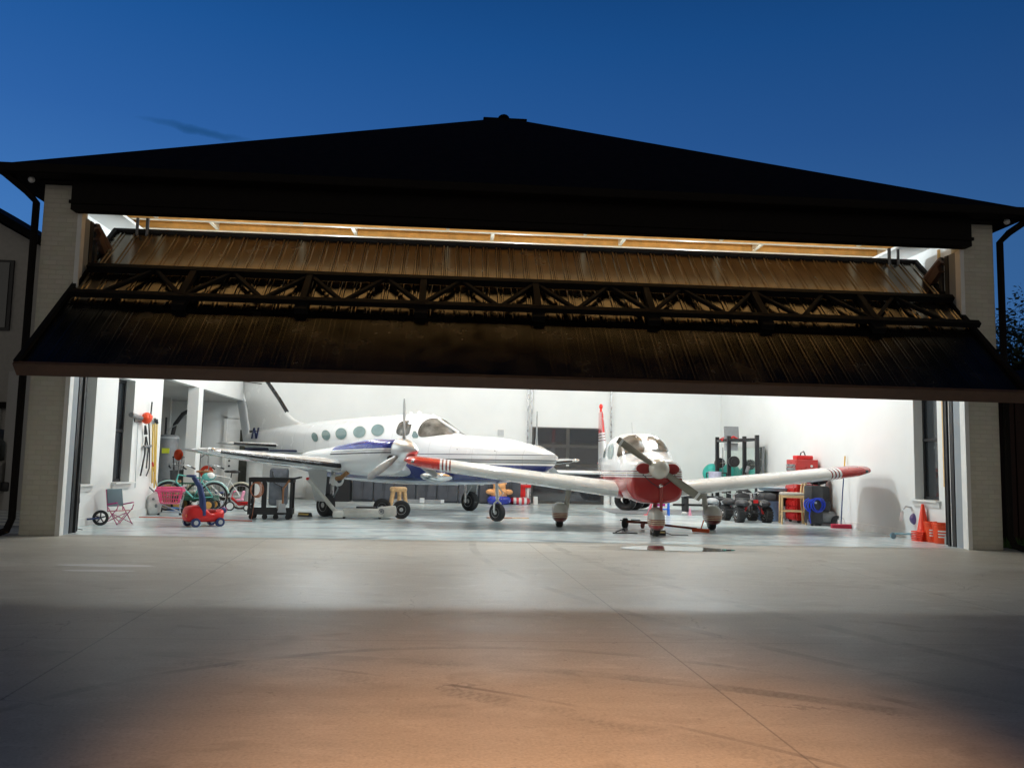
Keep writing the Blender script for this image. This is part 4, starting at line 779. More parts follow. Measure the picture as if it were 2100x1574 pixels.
chock('wheel_chock','black chock on the left of the near main wheel of the twin',-3.18,18.42,R(60)); chock('wheel_chock','black chock with amber strip right of the near main wheel of the twin',-2.62,18.72,R(70),.34)
t=T('wheel_board','thin brown board under the nose wheel of the twin','board',1.27,19.0,R(3)); P('plank',MB().box((-.2,0,.012),(.56,.2,.02)),mat('reddish_plank',(.45,.22,.13),.6,noise=.2),t); P('plank',MB().box((.28,0,.0105),(.38,.18,.018)),mat('light_plank',(.6,.4,.24),.6,noise=.2),t)
# --- bear in a swim ring, second ring, red stand
X,Y=gd_(1026,1034); t=T('swim_ring','blue inflatable ring with white dots under the orange plush bear','swim ring',X-.04,Y); rb=mat('blue_vinyl',(.02,.04,.42),.25,coat=.5); P('ring_tube',MB().torus((0,0,.13),.24,.13,'z',32,12),rb,t,True)
for k in range(8): P('dot',MB().sph((-.3+.086*k,-.24-.12*math.cos((k-3.5)*.42)+.1*abs(k-3.5)*.25,.13+.05*(-1)**k),(.018,.008,.018),8),trimw,t,True)
t=T('plush_bear','orange tan plush bear slumped in the blue swim ring','soft toy',X-.04,Y,0,.14); t.scale=(1.25,1.25,1.2); fur=mat('tan_plush',(.72,.36,.15),.9,noise=.2,bump=.6,bscale=50)
P('body',MB().sph((0,0,.16),(.2,.17,.2),20).sph((0,-.02,.34),(.15,.14,.14),20).sph((-.13,0,.42),(.05,.03,.05),12).sph((.13,0,.42),(.05,.03,.05),12).sph((-.22,-.06,.2),(.11,.07,.07),12).sph((.22,-.06,.2),(.11,.07,.07),12),fur,t,True)
t=T('swim_ring','red and white striped inflatable ring right of the plush bear','swim ring',X+.60,Y+.25); P('ring_tube',MB().torus((0,0,.11),.22,.11,'z',32,12),bandmat('striped_vinyl',[(-.2,(.6,.02,.04)),(-.12,WH),(-.04,(.6,.02,.04)),(.04,WH),(.12,(.6,.02,.04)),(.2,WH),(1,(.6,.02,.04))],axis='X',rough=.25),t,True)
P('blue_base',MB().torus((0,0,.05),.23,.06,'z',32,8),rb,t,True)
X,Y=gd_(1074,1034); t=T('red_floor_stand','red stand with a flat top between the striped ring and the glass door','stand',X+.02,Y+.3); P('top',MB().box((0,0,.55),(.42,.3,.10),bev=.02),redpl,t); P('column',MB().box((-.06,0,.3),(.2,.2,.44)),redpl,t); P('white_tube',MB().cyl((.12,-.05,.08),(.12,-.05,.5),.04),trimw,t,True); P('foot',MB().box((0,0,.04),(.4,.3,.06)),blackm,t)
t=T('white_carton','small white carton on the floor right of the red stand','carton',X+.38,Y+.2); P('carton_box',MB().box((0,0,.12),(.13,.12,.24),bev=.01),trimw,t)
# --- tow bar, tool, nose chock
x0,y0=gd_(1283,1082); x1,y1_=gd_(1418,1094); t=T('tow_bar','rusty red tow bar with small wheels lying across the nose wheel','tow bar',x0,y0,math.atan2(y1_-y0,x1-x0)+.25); Lb=math.hypot(x1-x0,y1_-y0)+.12
rust=mat('rusty_red_bar',(.20,.05,.03),.6,noise=.3); P('bar',MB().box((.28,.0,.13),(.62,.06,.05)).box((.38,0,.13),(.22,.13,.03),bev=.01).tube([(.5,0,.12),(Lb-.2,0,.07)],.022),rust,t)
P('orange_end',MB().box((Lb-.12,0,.045),(.34,.07,.07),bev=.02).cyl((Lb-.12,0,.06),(Lb-.06,0,.24),.012),mat('orange_red_paint',(.6,.09,.02),.4),t)
P('wheel',castor(MB(),(0,-.03,.1),.1,.07,'x'),rubber,t,True); P('wheel',castor(MB(),(.4,-.08,.09),.07,.04,'x'),rust,t,True); P('pin',MB().cyl((-.12,-.0,.15),(.2,0,.15),.01).cyl((.1,.03,.17),(.3,.03,.17),.01),darkm,t)
x0,y0=gd_(1282,1094); t=T('hand_clamp','black hand clamp lying on the floor left of the nose chock','tool',x0,y0); P('clamp_bar',MB().box((0,0,.012),(.46,.03,.02)),blackm,t); P('clamp_handle',MB().tube([(-.18,0,.03),(-.08,0,.07),(-.02,0,.09),(.0,0,.03)],.012),blackm,t,True)
x0,y0=gd_(1350,1097); chock('wheel_chock','black chock with a brass strip in front of the nose wheel of the red aircraft',x0,y0+.03,R(84),.27,blackm,mat('brass_strip',(.75,.6,.3),.3,metal=.8))
t=T('chock_rope','thin black rope trailing right from the nose wheel chock','rope',x0,y0); P('rope_strand',MB().tube([(.14,0,.05),(.25,.01,.012),(.42,-.02,.01),(.55,-.02,.01)],.007,6),blackm,t,True)
# --- toys and gear behind the single
for i,(px,tl) in enumerate(((1282,.5),(1300,.62),(1316,.9))):
    X,Y=gd_(px,1047); t=T('spare_tyre','black and white ribbed tyre in the leaning row under the red aircraft, %s'%('leftmost','middle','rightmost')[i],'tyre',X,Y+.1*i,R(-25),0,'ribbed tyres under the red aircraft')
    o=P('tyre_body',MB().torus((0,0,0),.22,.09,'y',36,10,sq=1.3),rubber,t,True); o.rotation_euler=(tl,0,0); o.location=(0,0,.29)
    o=P('white_ribs',MB().torus((0,-.06,0),.255,.035,'y',36,6,sq=.3).torus((0,.0,0),.285,.03,'y',36,6,sq=.3).torus((0,.07,0),.255,.035,'y',36,6,sq=.3),trimw,t,True); o.rotation_euler=(tl,0,0); o.location=(0,0,.29)
X,Y=gd_(1357,1056); bl_=mat('bright_blue_plastic',(.02,.16,.75),.4); t=T('toy_climber','blue plastic toy step frame with a pink panel behind the nose wheel','toy',X,Y,R(-8))
for x in (-.17,.17): P('side_frame',MB().ext([(-.14,0),(-.08,0),(-.05,.34),(.05,.34),(.08,0),(.14,0),(.08,.42),(-.08,.42)],'x',x-.02,x+.02),bl_,t)
P('step',MB().box((0,0,.42),(.36,.2,.03),bev=.01),mat('light_blue_plastic',(.15,.45,.85),.4),t); P('step',MB().box((0,-.08,.16),(.34,.1,.03)),bl_,t); P('pink_panel',MB().box((-.03,-.05,.28),(.22,.02,.09)),mat('magenta_plastic',(.55,.0,.25),.4),t)
X,Y=gd_(1331,1056); t=T('toy_slide','pink and red toy slide left of the blue step frame','toy',X,Y,R(-8)); P('slide_chute',MB().ext([(-.13,.02),(-.05,.03),(.06,.40),(.10,.42),(.10,.36),(.0,.0),(-.13,0)],'y',-.06,.06),mat('coral_slide',(.8,.12,.16),.4),t); P('slide_rim',MB().tube([(-.03,-.07,.1),(.08,-.07,.42)],.012),pinkl,t,True)
X,Y=gd_(1408,1056); t=T('toy_figure','tiny pink and white toy on the grey floor','toy',X,Y); P('toy_body',MB().sph((-.06,0,.05),(.08,.05,.04),12),trimw,t,True); P('toy_top',MB().lathe([(.05,0),(.03,.1),(.02,.16),(.005,.2)],(.09,0,0)),pinkl,t,True)
t=T('workout_bench','long low black workout bench frame left of the quad bike','bench',*gd_(1440,1050),R(5))
P('bench_pad',MB().box((0,0,.42),(1.15,.28,.07),bev=.02),blackm,t,True); P('bench_rail',MB().box((-.1,0,.20),(1.5,.05,.06)),blackm,t)
for x in (-.5,.45): P('leg',MB().box((x,0,.2),(.06,.4,.40)),blackm,t)
P('weight_plate',MB().lathe([(.02,-.03),(.16,-.03),(.16,.03),(.02,.03)],(.3,-.25,.3),'x').lathe([(.02,-.03),(.14,-.03),(.14,.03),(.02,.03)],(.5,-.25,.3),'x'),greym,t,True)
t=T('floor_mat','grey rubber gym mat under the bench and tyres','mat',6.2,22.4,R(2)); P('mat_sheet',MB().box((0,.4,.008),(4.0,2.6,.016)),mat('grey_rubber_mat',(.28,.29,.31),.6,noise=.15),t)
# --- power rack, balls, mirror
t=T('power_rack','black four post power rack holding a loaded barbell at the right back corner','gym rack',8.0,24.0)
PX=[]
for px,Y in ((1471,24.3),(1527,23.3),(1495,23.2),(1553,22.2)): PX.append(at(px,1000,Y))
tops=2.16
for p in PX: P('post',MB().box((p.x-8,p.y-24,tops/2),(.10,.09,tops),bev=.006),blackm,t)
for a,c in ((0,1),(2,3),(0,2),(1,3)):
    p,q=PX[a],PX[c]; P('crossbar',MB().tube([(p.x-8,p.y-24,tops-.12),(q.x-8,q.y-24,tops-.12)],.05,4),blackm,t); P('base_rail',MB().tube([(p.x-8,p.y-24,.05),(q.x-8,q.y-24,.05)],.04,4),blackm,t)
P('red_grip',MB().tube([(PX[0].x-8,.4,2.02),(PX[0].x-7.85,.1,2.14),(PX[2].x-8.1,-.5,2.05)],.03),redpl,t,True); P('red_grip',MB().tube([(PX[2].x-7.98,-.75,2.06),(PX[2].x-7.85,-.75,2.14),(PX[2].x-7.7,-.75,2.06)],.03),redpl,t,True)
P('console_board',MB().box((PX[2].x-7.82,-.5,2.22),(.42,.04,.46),rot=(-.2,0,-.1),bev=.01),greym,t); P('lower_board',MB().box((PX[2].x-7.80,-.4,1.86),(.40,.03,.22)),lgrey,t); P('hanging_cable',MB().tube([(-.1,.0,1.85),(-.1,.0,.6)],.012,6),greym,t)
e0,e1=at(1476,949,24.8),at(1505,946,23.0); t=T('barbell','barbell with round iron plates at both ends resting in the power rack','barbell',0,0); P('bar',MB().tube([e0,e1],.016,8),steel,t,True); dv_=(e1-e0).normalized()
for e_ in (e0,e1): P('weight_plate',MB().cyl(e_-dv_*.05,e_+dv_*.05,.155,None,28).cyl(e_-dv_*.08,e_+dv_*.08,.09,None,20),darkm,t,True)
for i,px in enumerate((1461,1497)):
    p=at(px,970,25.2); t=T('exercise_ball','large teal exercise ball at the back corner, %s of two'%('left','right')[i],'exercise ball',p.x,p.y,0,0,'teal exercise balls'); P('ball_body',MB().sph((0,0,p.z),.30,28),teal,t,True)
    P('ball_stand',MB().torus((0,0,p.z-.26),.17,.02,'z').cyl((0,0,0),(0,0,p.z-.3),.03),blackm,t,True)
p=at(1466,975,23.2); t=T('folded_towel_rack','black rail draped with pale lavender towels in front of the teal balls','towel rack',p.x,p.y); P('rail',MB().tube([(-.25,0,p.z+.08),(.35,0,p.z+.08)],.015).cyl((-.24,0,0),(-.24,0,p.z+.08),.015).cyl((.34,0,0),(.34,0,p.z+.08),.015),blackm,t,True)
P('towel',MB().lathe([(.16,p.z-.3),(.19,p.z+.12),(.17,p.z+.12),(.12,p.z-.28)],(0,0,0)),mat('lavender_towel',(.62,.62,.78),.8,noise=.2),t,True)
t=T('wall_mirror','tall pale green tinted mirror panels leaning on the right wall behind the rack','mirror',8.54,24.2)
P('mirror_glass',MB().box((0,-.1,1.05),(.02,3.3,1.6),rot=(0,.03,0)),mat('mirror_glass',(.72,.80,.76),.08,metal=.9),t); P('frame_edge',MB().box((-.03,-1.75,1.05),(.03,.12,1.62),rot=(0,.03,0)),greym,t)
x0,y0=gd_(1545,1052); t=T('elliptical_trainer','grey and black elliptical trainer with slanted arms behind the quad bike','exercise machine',x0,y0,R(-20))
P('base',MB().box((0,0,.1),(.9,.12,.1),bev=.02).sph((-.25,0,.4),(.28,.09,.28),20),darkm,t,True)
for y in (-.2,.2): P('arm',MB().tube([(.0,y,.35),(.12,y,.9),(.26,y,1.3),(.22,y,1.52)],.022),greym,t,True); P('pedal',MB().box((.1,y,.3),(.36,.1,.04),rot=(0,-.3,0),bev=.01),blackm,t)
P('console',MB().box((-.15,0,1.22),(.1,.26,.2),rot=(0,.3,0),bev=.02).cyl((-.2,0,.6),(-.15,0,1.15),.03),greym,t,True)
# --- quad bike
def quad(name,label,px,py,rz,sc,col):
    x0,y0=gd_(px,py); t=T(name,label,'quad bike',x0,y0,rz); t.scale=(sc,)*3
    for x in (-.36,.36):
        for y in (-.38,.40):
            bt,br=MB(),MB(); wheel(bt,br,(0,0,0),.19,.17,.5)
            for k in range(16):
                a=k*math.pi/8; bt.box((.185*math.cos(a),0,.185*math.sin(a)),(.03,.16,.035),rot=(0,-a,0))
            w=P('tyre',bt,rubber,t,True); w.rotation_euler=(0,0,R(90)); w.location=(x,y,.19); h=P('rim',br,steel,w,True)
    P('frame',MB().tube([(-.05,-.42,.25),(-.05,0,.3),(-.05,.4,.3)],.025).tube([(.05,-.42,.25),(.05,0,.3),(.05,.4,.3)],.025).tube([(-.3,-.38,.19),(0,-.3,.27),(.3,-.38,.19)],.02).tube([(-.3,.40,.19),(0,.3,.27),(.3,.40,.19)],.02).tube([(-.13,-.52,.22),(-.13,-.5,.42),(.13,-.5,.42),(.13,-.52,.22)],.015),darkm,t,True)
    P('engine',MB().box((0,0,.32),(.22,.32,.22),bev=.03).sph((0,-.1,.35),(.1,.1,.1)),greym,t,True)
    for s in (-1,1):
        [P('fender',MB().sph((s*.27,yy,.46),(.17,.24,.10),16),col,t,True) for yy in (-.36,.38)]
        P('shock',MB().cyl((s*.26,-.4,.22),(s*.1,-.36,.5),.028),mat('red_spring',(.6,.02,.02),.4),t,True)
        P('headlight',MB().lathe([(.05,-.03),(.055,0),(.04,.01),(.01,.012)],(s*.15,-.5,.48),'y'),chrome,t,True)
        P('grip',MB().cyl((s*.2,-.22,.74),(s*.34,-.17,.74),.02),blackm,t,True)
    P('handlebar',MB().tube([(-.22,-.22,.74),(-.08,-.26,.70),(.08,-.26,.70),(.22,-.22,.74)],.013).cyl((0,-.34,.4),(0,-.26,.7),.03),steel,t,True)
    P('seat',MB().box((0,.18,.52),(.24,.5,.1),bev=.04),blackm,t,True); P('nose_panel',MB().box((0,-.42,.5),(.2,.2,.12),bev=.04),col,t,True); P('number_plate',MB().box((0,-.53,.52),(.12,.012,.08)),redpl,t)
    return t
quad('quad_bike','small black kids quad bike with knobbly tyres facing the door beside the blue bin',1530,1069,R(6),.95,darkm)
quad('quad_bike','grey and white kids quad bike parked behind the black one',1492,1060,R(20),.85,lgrey)
# --- blue bin and its load
x0,y0=gd_(1583,1068); t=T('storage_bin','dull blue plastic storage bin between quad bike and wooden chair','bin',x0,y0+.15); P('bin_body',MB().lathe([(.25,0),(.28,.02),(.33,.46),(.35,.48),(.33,.48),(.3,.44),(.01,.42)],(0,0,0),n=12),mat('dull_blue_plastic',(.16,.25,.40),.55,noise=.1),t,True)
t=T('black_tarp','crumpled black tarp heaped on the blue bin','tarp',x0+.12,y0+.2,0,.40); b=MB().sph((0,0,.13),(.38,.3,.22),28)
for v in b.b.verts: v.co+=Vector((math.sin(v.co.y*40),math.sin(v.co.x*33+2),math.sin(v.co.x*27+v.co.y*31)))*.025
P('cloth_folds',b,mat('black_tarp_cloth',(.03,.03,.032),.5,noise=.3,bump=.8,bscale=9),t,True)
t=T('plastic_tub','pale blue shallow tub balanced on the black tarp','tub',x0+.18,y0+.25,0,.72); P('tub_body',MB().lathe([(.36,.0),(.42,.07),(.44,.075),(.41,.06),(.3,.01)],(0,0,0)),mat('pale_blue_tub',(.45,.6,.68),.4),t,True)
t=T('white_cooler','white box cooler behind the wooden chair','cooler',x0+.35,y0+.9,0,0); P('cooler_body',MB().box((0,0,.5),(.6,.4,.95),bev=.03),trimw,t,True); P('cooler_lid',MB().box((0,0,1.0),(.62,.42,.06),bev=.02),lgrey,t,True)
# --- wooden bar chair
x0,y0=gd_(1625,1074); t=T('bar_chair','pale wooden bar height chair with cushioned seat next to the red frame','chair',x0,y0,R(-14)); oak=mat('pale_oak',(.60,.42,.22),.45,noise=.12)
for x,y,tz in ((-.24,-.2,.66),(-.24,.2,.66)): P('leg',MB().cyl((x-.02,y,0),(x,y*.9,tz),.024,.026,10),oak,t,True)
for y in (-.2,.2): P('leg',MB().tube([(.27,y,0),(.22,y*.95,.66),(.24,y*.95,.85),(.30,y*.95,1.02)],.025),oak,t,True)
P('seat',MB().box((0,0,.69),(.52,.44,.06),bev=.025),mat('beige_cushion',(.55,.50,.45),.8),t,True); P('apron',MB().box((0,-.2,.63),(.46,.025,.06)).box((0,.2,.63),(.46,.025,.06)),oak,t)
P('backrest',MB().box((.285,0,.98),(.03,.42,.12),rot=(0,.3,0),bev=.01),oak,t); 
for y,z in ((-.2,.3),(.2,.3)): P('stretcher',MB().box((0,y,z),(.5,.022,.035)),oak,t)
P('stretcher',MB().box((-.25,0,.22),(.022,.4,.035)),oak,t)
x0,y0=gd_(1628,1066); t=T('red_creeper','red steel frame with grey slats propped upright behind the wooden chair','frame',x0+.05,y0+.35,R(-10))
for x in (-.13,.17): P('rail',MB().box((x,0,.42),(.05,.04,.72),rot=(0,.03,0)),redpl,t)
for z in (.25,.4,.55): P('slat',MB().box((.02,0,z),(.26,.02,.05)),lgrey,t)
P('back_panel',MB().box((.02,.03,.42),(.28,.01,.6)),blackm,t); P('end_bar',MB().box((.02,-.01,.10),(.34,.06,.07)),redpl,t); P('end_bar',MB().box((.02,0,.77),(.34,.05,.06)),redpl,t)
for x in (-.1,.14): P('castor',castor(MB(),(x,0,.035),.035,.03),blackm,t,True)
# --- tool chest
p=at(1652,940,20.3); t=T('tool_chest','tall red tool chest with a stack of drawers against the right wall','tool chest',8.30,19.35,R(0)); ht=p.z
P('cabinet',MB().box((0,0,.48),(.56,.66,.84),bev=.01),red,t); P('top_chest',MB().box((0,0,1.20),(.52,.60,.56),bev=.01),red,t)
for k in range(5): P('drawer',MB().box((-.275,0,1.0+.085*k),(.03,.5,.065)),steel,t)
for k in range(5): P('drawer',MB().box((-.295,0,.16+.15*k),(.03,.56,.12)),red,t)
P('badge',MB().lathe([(.03,-.004),(.03,.004)],(.1,-.305,1.33),'y'),trimw,t); P('badge_plate',MB().box((.12,-.305,1.2),(.1,.008,.05)),trimw,t)
for x in (-.2,.2):
    for y in (-.25,.25): P('castor',castor(MB(),(x,y,.04),.04,.03),blackm,t,True)
t=T('drill_case','small red carry case with a dark tool on top of the tool chest','case',8.30,19.3,0,1.48); P('case_body',MB().box((0,0,.05),(.4,.26,.1),bev=.02),redpl,t); P('case_handle',MB().tube([(-.06,0,.1),(-.05,0,.16),(.02,0,.2),(.06,0,.1)],.015),darkm,t,True)
for i,(px,h) in enumerate(((1662,.86),(1678,.84))):
    x0,y0=8.12+.28*i,18.35+.25*i; t=T('hard_case','upright black wheeled case by the right wall, %s of the pair'%('left','right')[i],'suitcase',x0,y0,R(8),0,'black upright cases'); P('shell',MB().box((0,0,h/2+.04),(.30,.34,h),bev=.05),darkm,t,True); P('handle',MB().tube([(-.08,-.1,h),(-.08,-.1,h+.14),(.08,-.1,h+.14),(.08,-.1,h)],.012),blackm,t,True)
    P('latch',MB().box((-.05,-.175,h*.6),(.05,.015,.04)),lgrey,t)
    for x in (-.1,.1): P('castor',castor(MB(),(x,-.1,.03),.03,.03),blackm,t,True)
t=T('duffel_bag','black soft bag lying on the upright black cases','bag',8.34,18.6,R(10),.92); P('bag_body',MB().sph((0,0,.12),(.25,.2,.14),20),mat('black_fabric',(.02,.02,.022),.8,noise=.3),t,True)
# --- compressor with blue hose
x0,y0=gd_(1692,1078); t=T('air_compressor','dark grey air compressor with a silver handle under the wing near the broom','compressor',x0+.02,y0+.15,R(-10))
P('tank',MB().lathe([(.02,-.3),(.11,-.28),(.15,-.2),(.15,.2),(.11,.28),(.02,.3)],(0,0,.18),'x').box((0,0,.03),(.4,.26,.04)),greym,t,True); P('motor_cover',MB().box((.02,0,.44),(.26,.28,.26),bev=.06),darkm,t,True); P('roll_handle',MB().tube([(-.32,-.1,.2),(-.34,-.1,.6),(-.3,0,.64),(-.1,.05,.64),(-.08,.05,.3)],.016),steel,t,True)
for y in (-.16,.16): w=P('wheel',castor(MB(),(.26,y,.12),.12,.05),rubber,t,True)
P('wheel',castor(MB(),(-.3,-.17,.09),.09,.05),steel,t,True)
b=MB(); rr=random.Random(5)
for k in range(7):
    a=rr.uniform(-.7,.7); q=[]
    for i in range(24):
        u=i*2*math.pi/23; q.append(Vector((.16*math.cos(u)*(1+.3*rr.random()*0)+.02*k-.05,-.04*k*.4,.13*math.sin(u)*1.1+.02*math.sin(k*2))))
    M3=Matrix.Rotation(a,3,'Y')@Matrix.Rotation(rr.uniform(-.4,.4),3,'Z'); b.tube([M3@v for v in q],.012,6)
b.tube([(-.1,-.05,-.05),(-.14,-.07,-.25),(-.1,-.05,-.40)],.012,6)
t=T('air_hose','bright blue air hose looped over the compressor handle','hose',x0-.26,y0-.02,0,.46); P('hose_loops',b,blue,t,True)
# --- broom
x0,y0=gd_(1725,1083); t=T('push_broom','push broom with a red head and dark handle leaning by the right wall','broom',x0,y0,R(-8)); P('broom_head',MB().box((0,0,.07),(.42,.09,.05),bev=.015),mat('red_broom_head',(.55,.03,.07),.5),t); P('bristles',MB().box((0,0,.025),(.42,.08,.05)),mat('red_bristles',(.45,.02,.05),.9),t)
P('handle',MB().tube([(0,0,.09),(.06,.06,.75),(.14,.15,1.34)],.013),navy,t,True); P('handle_tip',MB().tube([(.14,.15,1.34),(.165,.18,1.56)],.016),mat('amber_grip',(.75,.42,.05),.4),t,True); P('brace',MB().tube([(-.09,0,.09),(-.06,0,.2),(0,.01,.26),(.06,0,.2),(.09,0,.09)],.005,5),steel,t,True)
# --- scooter with helmet
x0,y0=gd_(1866,1104); t=T('kick_scooter','pale blue kids scooter with streamers and a white stem by the right wall','scooter',x0-.02,y0,R(4))
P('deck',MB().box((-.12,0,.09),(.36,.1,.03),bev=.01),mat('pale_blue_deck',(.3,.55,.65),.4),t); P('stem',MB().tube([(.08,0,.1),(.12,0,.4),(.06,0,.58)],.018),trimw,t,True); P('handlebar',MB().tube([(-.12,-.04,.55),(-.05,0,.60),(.06,0,.58),(.2,.04,.55)],.014),lgrey,t,True)
for x in (-.32,.12): P('wheel',castor(MB(),(x,0,.055),.055,.04),mat('blue_grey_wheel',(.2,.35,.42),.5),t,True)
b=MB()
for k in range(9): b.tube([(-.13,-.04+.01*k,.55),(-.19+.015*k,-.05+.01*k,.48),(-.21+.012*k,-.05+.01*k,.33)],.004,4)
P('streamers',b,trimw,t,True)
t=T('bike_helmet','purple helmet hanging from the scooter handlebar','helmet',x0+.12,y0-.05,0,.37); P('shell',MB().sph((0,0,0),(.14,.10,.12),20),mat('purple_shell',(.12,.08,.28),.3,coat=.5),t,True); P('vents',MB().torus((0,-.05,0),.07,.012,'y').torus((.02,-.06,0),.04,.01,'y'),mat('lilac_trim',(.5,.4,.7),.4),t,True)
# --- cones, buckets, block
x0,y0=gd_(1894,1109); cone0=None
for k in range(6):
    lab='orange traffic cone in the stack by the right window, '+['bottom of the stack','second from the bottom','third from the bottom','fourth from the bottom','second from the top','topmost with its full height showing'][k]
    if cone0 is None:
        cone0=T('traffic_cone',lab,'traffic cone',x0,y0,R(5),0,'stacked orange traffic cones'); P('cone_body',MB().lathe([(.12,.02),(.10,.04),(.025,.50),(.02,.51),(.005,.51)],(0,0,0)),mat('cone_orange',(.85,.045,.01),.5),cone0,True); P('base',MB().box((0,0,.01),(.29,.29,.02),bev=.006),bpy.data.materials['cone_orange'],cone0)
    else: copy(cone0,(x0,y0,.032*k),R(5+k*2),lab)
bo=mat('bucket_orange',(.8,.07,.012),.4,noise=.05)
for i,(px,py,h) in enumerate(((1914,1111,.37),(1932,1114,.37))):
    x0,y0=gd_(px,py); t=T('bucket','orange plastic bucket with white marks, %s'%('next to the cones and half hidden','nearest the right door track')[i],'bucket',x0,y0,0,0,'orange buckets'); P('bucket_body',MB().lathe([(.12,0),(.13,.01),(.15,h),(.155,h+.005),(.14,h),(.12,.02),(.01,.02)],(0,0,0)),bo,t,True)
    P('rim',MB().torus((0,0,h-.03),.152,.008,'z').torus((0,0,h-.07),.15,.006,'z'),bo,t,True)
    for k in range(3): P('white_mark',MB().torus((0,0,.12+.05*k),.138+.004*k,.007,'z',16,4,R(215),R(320),1.6),trimw,t,True)
    P('bail',MB().torus((0,0,h-.05),.155,.004,'x',16,4,R(0),R(180)),steel,t,True)
x0,y0=gd_(1944,1114); t=T('timber_block','stack of rough timber blocks by the right door track','timber',x0,y0); P('block',MB().box((-.03,0,.035),(.2,.12,.065)),mat('grey_timber',(.35,.3,.24),.8,noise=.2),t); P('block',MB().box((.03,.02,.16),(.11,.1,.18)),mat('dark_timber',(.10,.07,.05),.8,noise=.3),t)
# --- left wall
x0,y0=gd_(148,1080); t=T('utility_box','grey utility box with a looped cable beside the left door track','box',-6.33,14.2,0); P('box_body',MB().box((0,0,.52),(.12,.30,.50),bev=.01).box((0,0,.2),(.11,.28,.14)),lgrey,t); P('lid',MB().box((0,0,.80),(.14,.32,.05),bev=.02),greym,t); P('brown_block',MB().box((.0,-.05,.10),(.10,.14,.18)),brown,t)
P('cable',MB().tube([(.06,.05,.8),(.18,.05,.72),(.20,.05,.45),(.14,.03,.2),(.2,0,.03),(.32,-.05,.015)],.007,6).tube([(-.02,-.16,.75),(.02,-.2,.4),(.08,-.18,.2),(.25,-.1,.05)],.006,6),darkm,t,True)
x0,y0=gd_(205,1077); t=T('trailer_wheel_toy','black five spoke wheel with a pink curved handle lying by the left wall','toy',x0,y0,R(8)); bt=MB().torus((0,0,.135),.11,.025,'y',32,8); P('tyre',bt,rubber,t,True); b=MB()
for k in range(5): a=k*2*math.pi/5+.3; b.tube([(0,0,.135),(.1*math.cos(a),0,.135+.1*math.sin(a))],.012,6)
P('spokes',b,darkm,t,True); P('fork',MB().tube([(0,-.04,.135),(-.2,-.03,.11),(-.3,0,.12)],.016),navy,t,True); P('handle',MB().tube([(-.28,0,.12),(-.36,0,.16),(-.42,0,.08),(-.5,0,.02),(-.44,0,.015),(-.34,0,.08)],.011),pink,t,True)
x0,y0=gd_(242,1074); t=T('folding_chair','small grey and pink folding kids chair by the left wall','chair',x0,y0,R(-35)); 
P('backrest',MB().box((-.14,0,.47),(.03,.30,.32),rot=(0,-.22,0),bev=.014),mat('slate_fabric',(.18,.26,.30),.8),t,True); P('seat',MB().box((.02,0,.24),(.26,.28,.02),rot=(0,-.08,0)),mat('salmon_fabric',(.7,.35,.35),.8),t)
b=MB()
for y in (-.15,.15):
    for p_,q_ in (((-.18,y,0),(.16,y,.28)),((.2,y,0),(-.1,y,.30)),((-.1,y,.22),(-.19,y,.62)),((.16,y,.26),(.2,y,.36))): b.tube([p_,q_],.009,6)
for x in (-.18,.2): b.tube([(x,-.15,.02),(0,.15,.2)],.008,6); b.tube([(x,.15,.02),(0,-.15,.2)],.008,6)
P('leg_frame',b,mat('pink_tube',(.6,.15,.3),.4),t,True)
for y in (-.16,.16): P('armrest',MB().box((.03,y,.37),(.28,.03,.02),rot=(0,-.15,0)),mat('magenta_fabric',(.55,.05,.25),.7),t)
x0,y0=gd_(298,1055); t=T('white_sack','white crumpled sacks with a grey hose end standing under the hung tools','sack',x0+.16,y0); b=MB().sph((0,0,.22),(.17,.16,.26),24).sph((-.12,.1,.16),(.14,.12,.2),20)
for v in b.b.verts: v.co+=Vector((math.sin(v.co.z*31),math.sin(v.co.x*37),0))*.014
P('sack_body',b,mat('white_sack_cloth',(.72,.72,.70),.7,noise=.15,bump=.6,bscale=14),t,True); P('hose_end',MB().tube([(-.2,0,.1),(-.22,0,.5),(-.14,0,.6),(.0,0,.48)],.018),greym,t,True); P('printed_mark',MB().sph((.1,-.15,.2),(.03,.01,.04),10).sph((.04,-.16,.34),(.03,.01,.025),10),greym,t,True)
def wl(px,py,off=.06):   # a point hung in front of the left wall
    d=ray(px,py); p=CAM+d*((IL+off)/d.x); return p
def wt(px,py,off=.06): p=wl(px,py,off); return (p.x,p.y,p.z)
t=T('string_trimmer','orange motor string trimmer hanging on the left wall with its shaft down','string trimmer',0,0)
m_=Vector(wt(301,857,.12)); P('motor_housing',MB().sph(m_,(.10,.14,.12),16).box(m_+Vector((.05,0,.02)),(.1,.16,.1),bev=.03),orange,t,True); P('shaft',MB().tube([wt(305,866),wt(307,905),wt(306,960),wt(300,975)],.014),darkm,t,True); P('upper_shaft',MB().tube([wt(308,862),wt(312,824)],.016),darkm,t,True); P('trimmer_guard',MB().tube([wt(295,915),wt(310,914)],.025),greym,t,True)
t=T('leaf_blower_tube','grey blower nozzle with a small trigger left of the orange trimmer','blower',0,0); P('nozzle',MB().tube([wt(269,850),wt(290,857)],[.05,.045],12),greym,t,True); P('trigger',MB().tube([wt(276,858),wt(276,864),wt(290,864)],.012),darkm,t,True)
t=T('hanging_clippers','black and grey long handled shears hanging below the trimmer','shears',0,0); P('handles',MB().tube([wt(298,872),wt(299,890)],[.02,.04]).tube([wt(299,895),wt(297,930),wt(288,975)],.018).tube([wt(300,895),wt(304,920),wt(300,960)],.015),darkm,t,True)
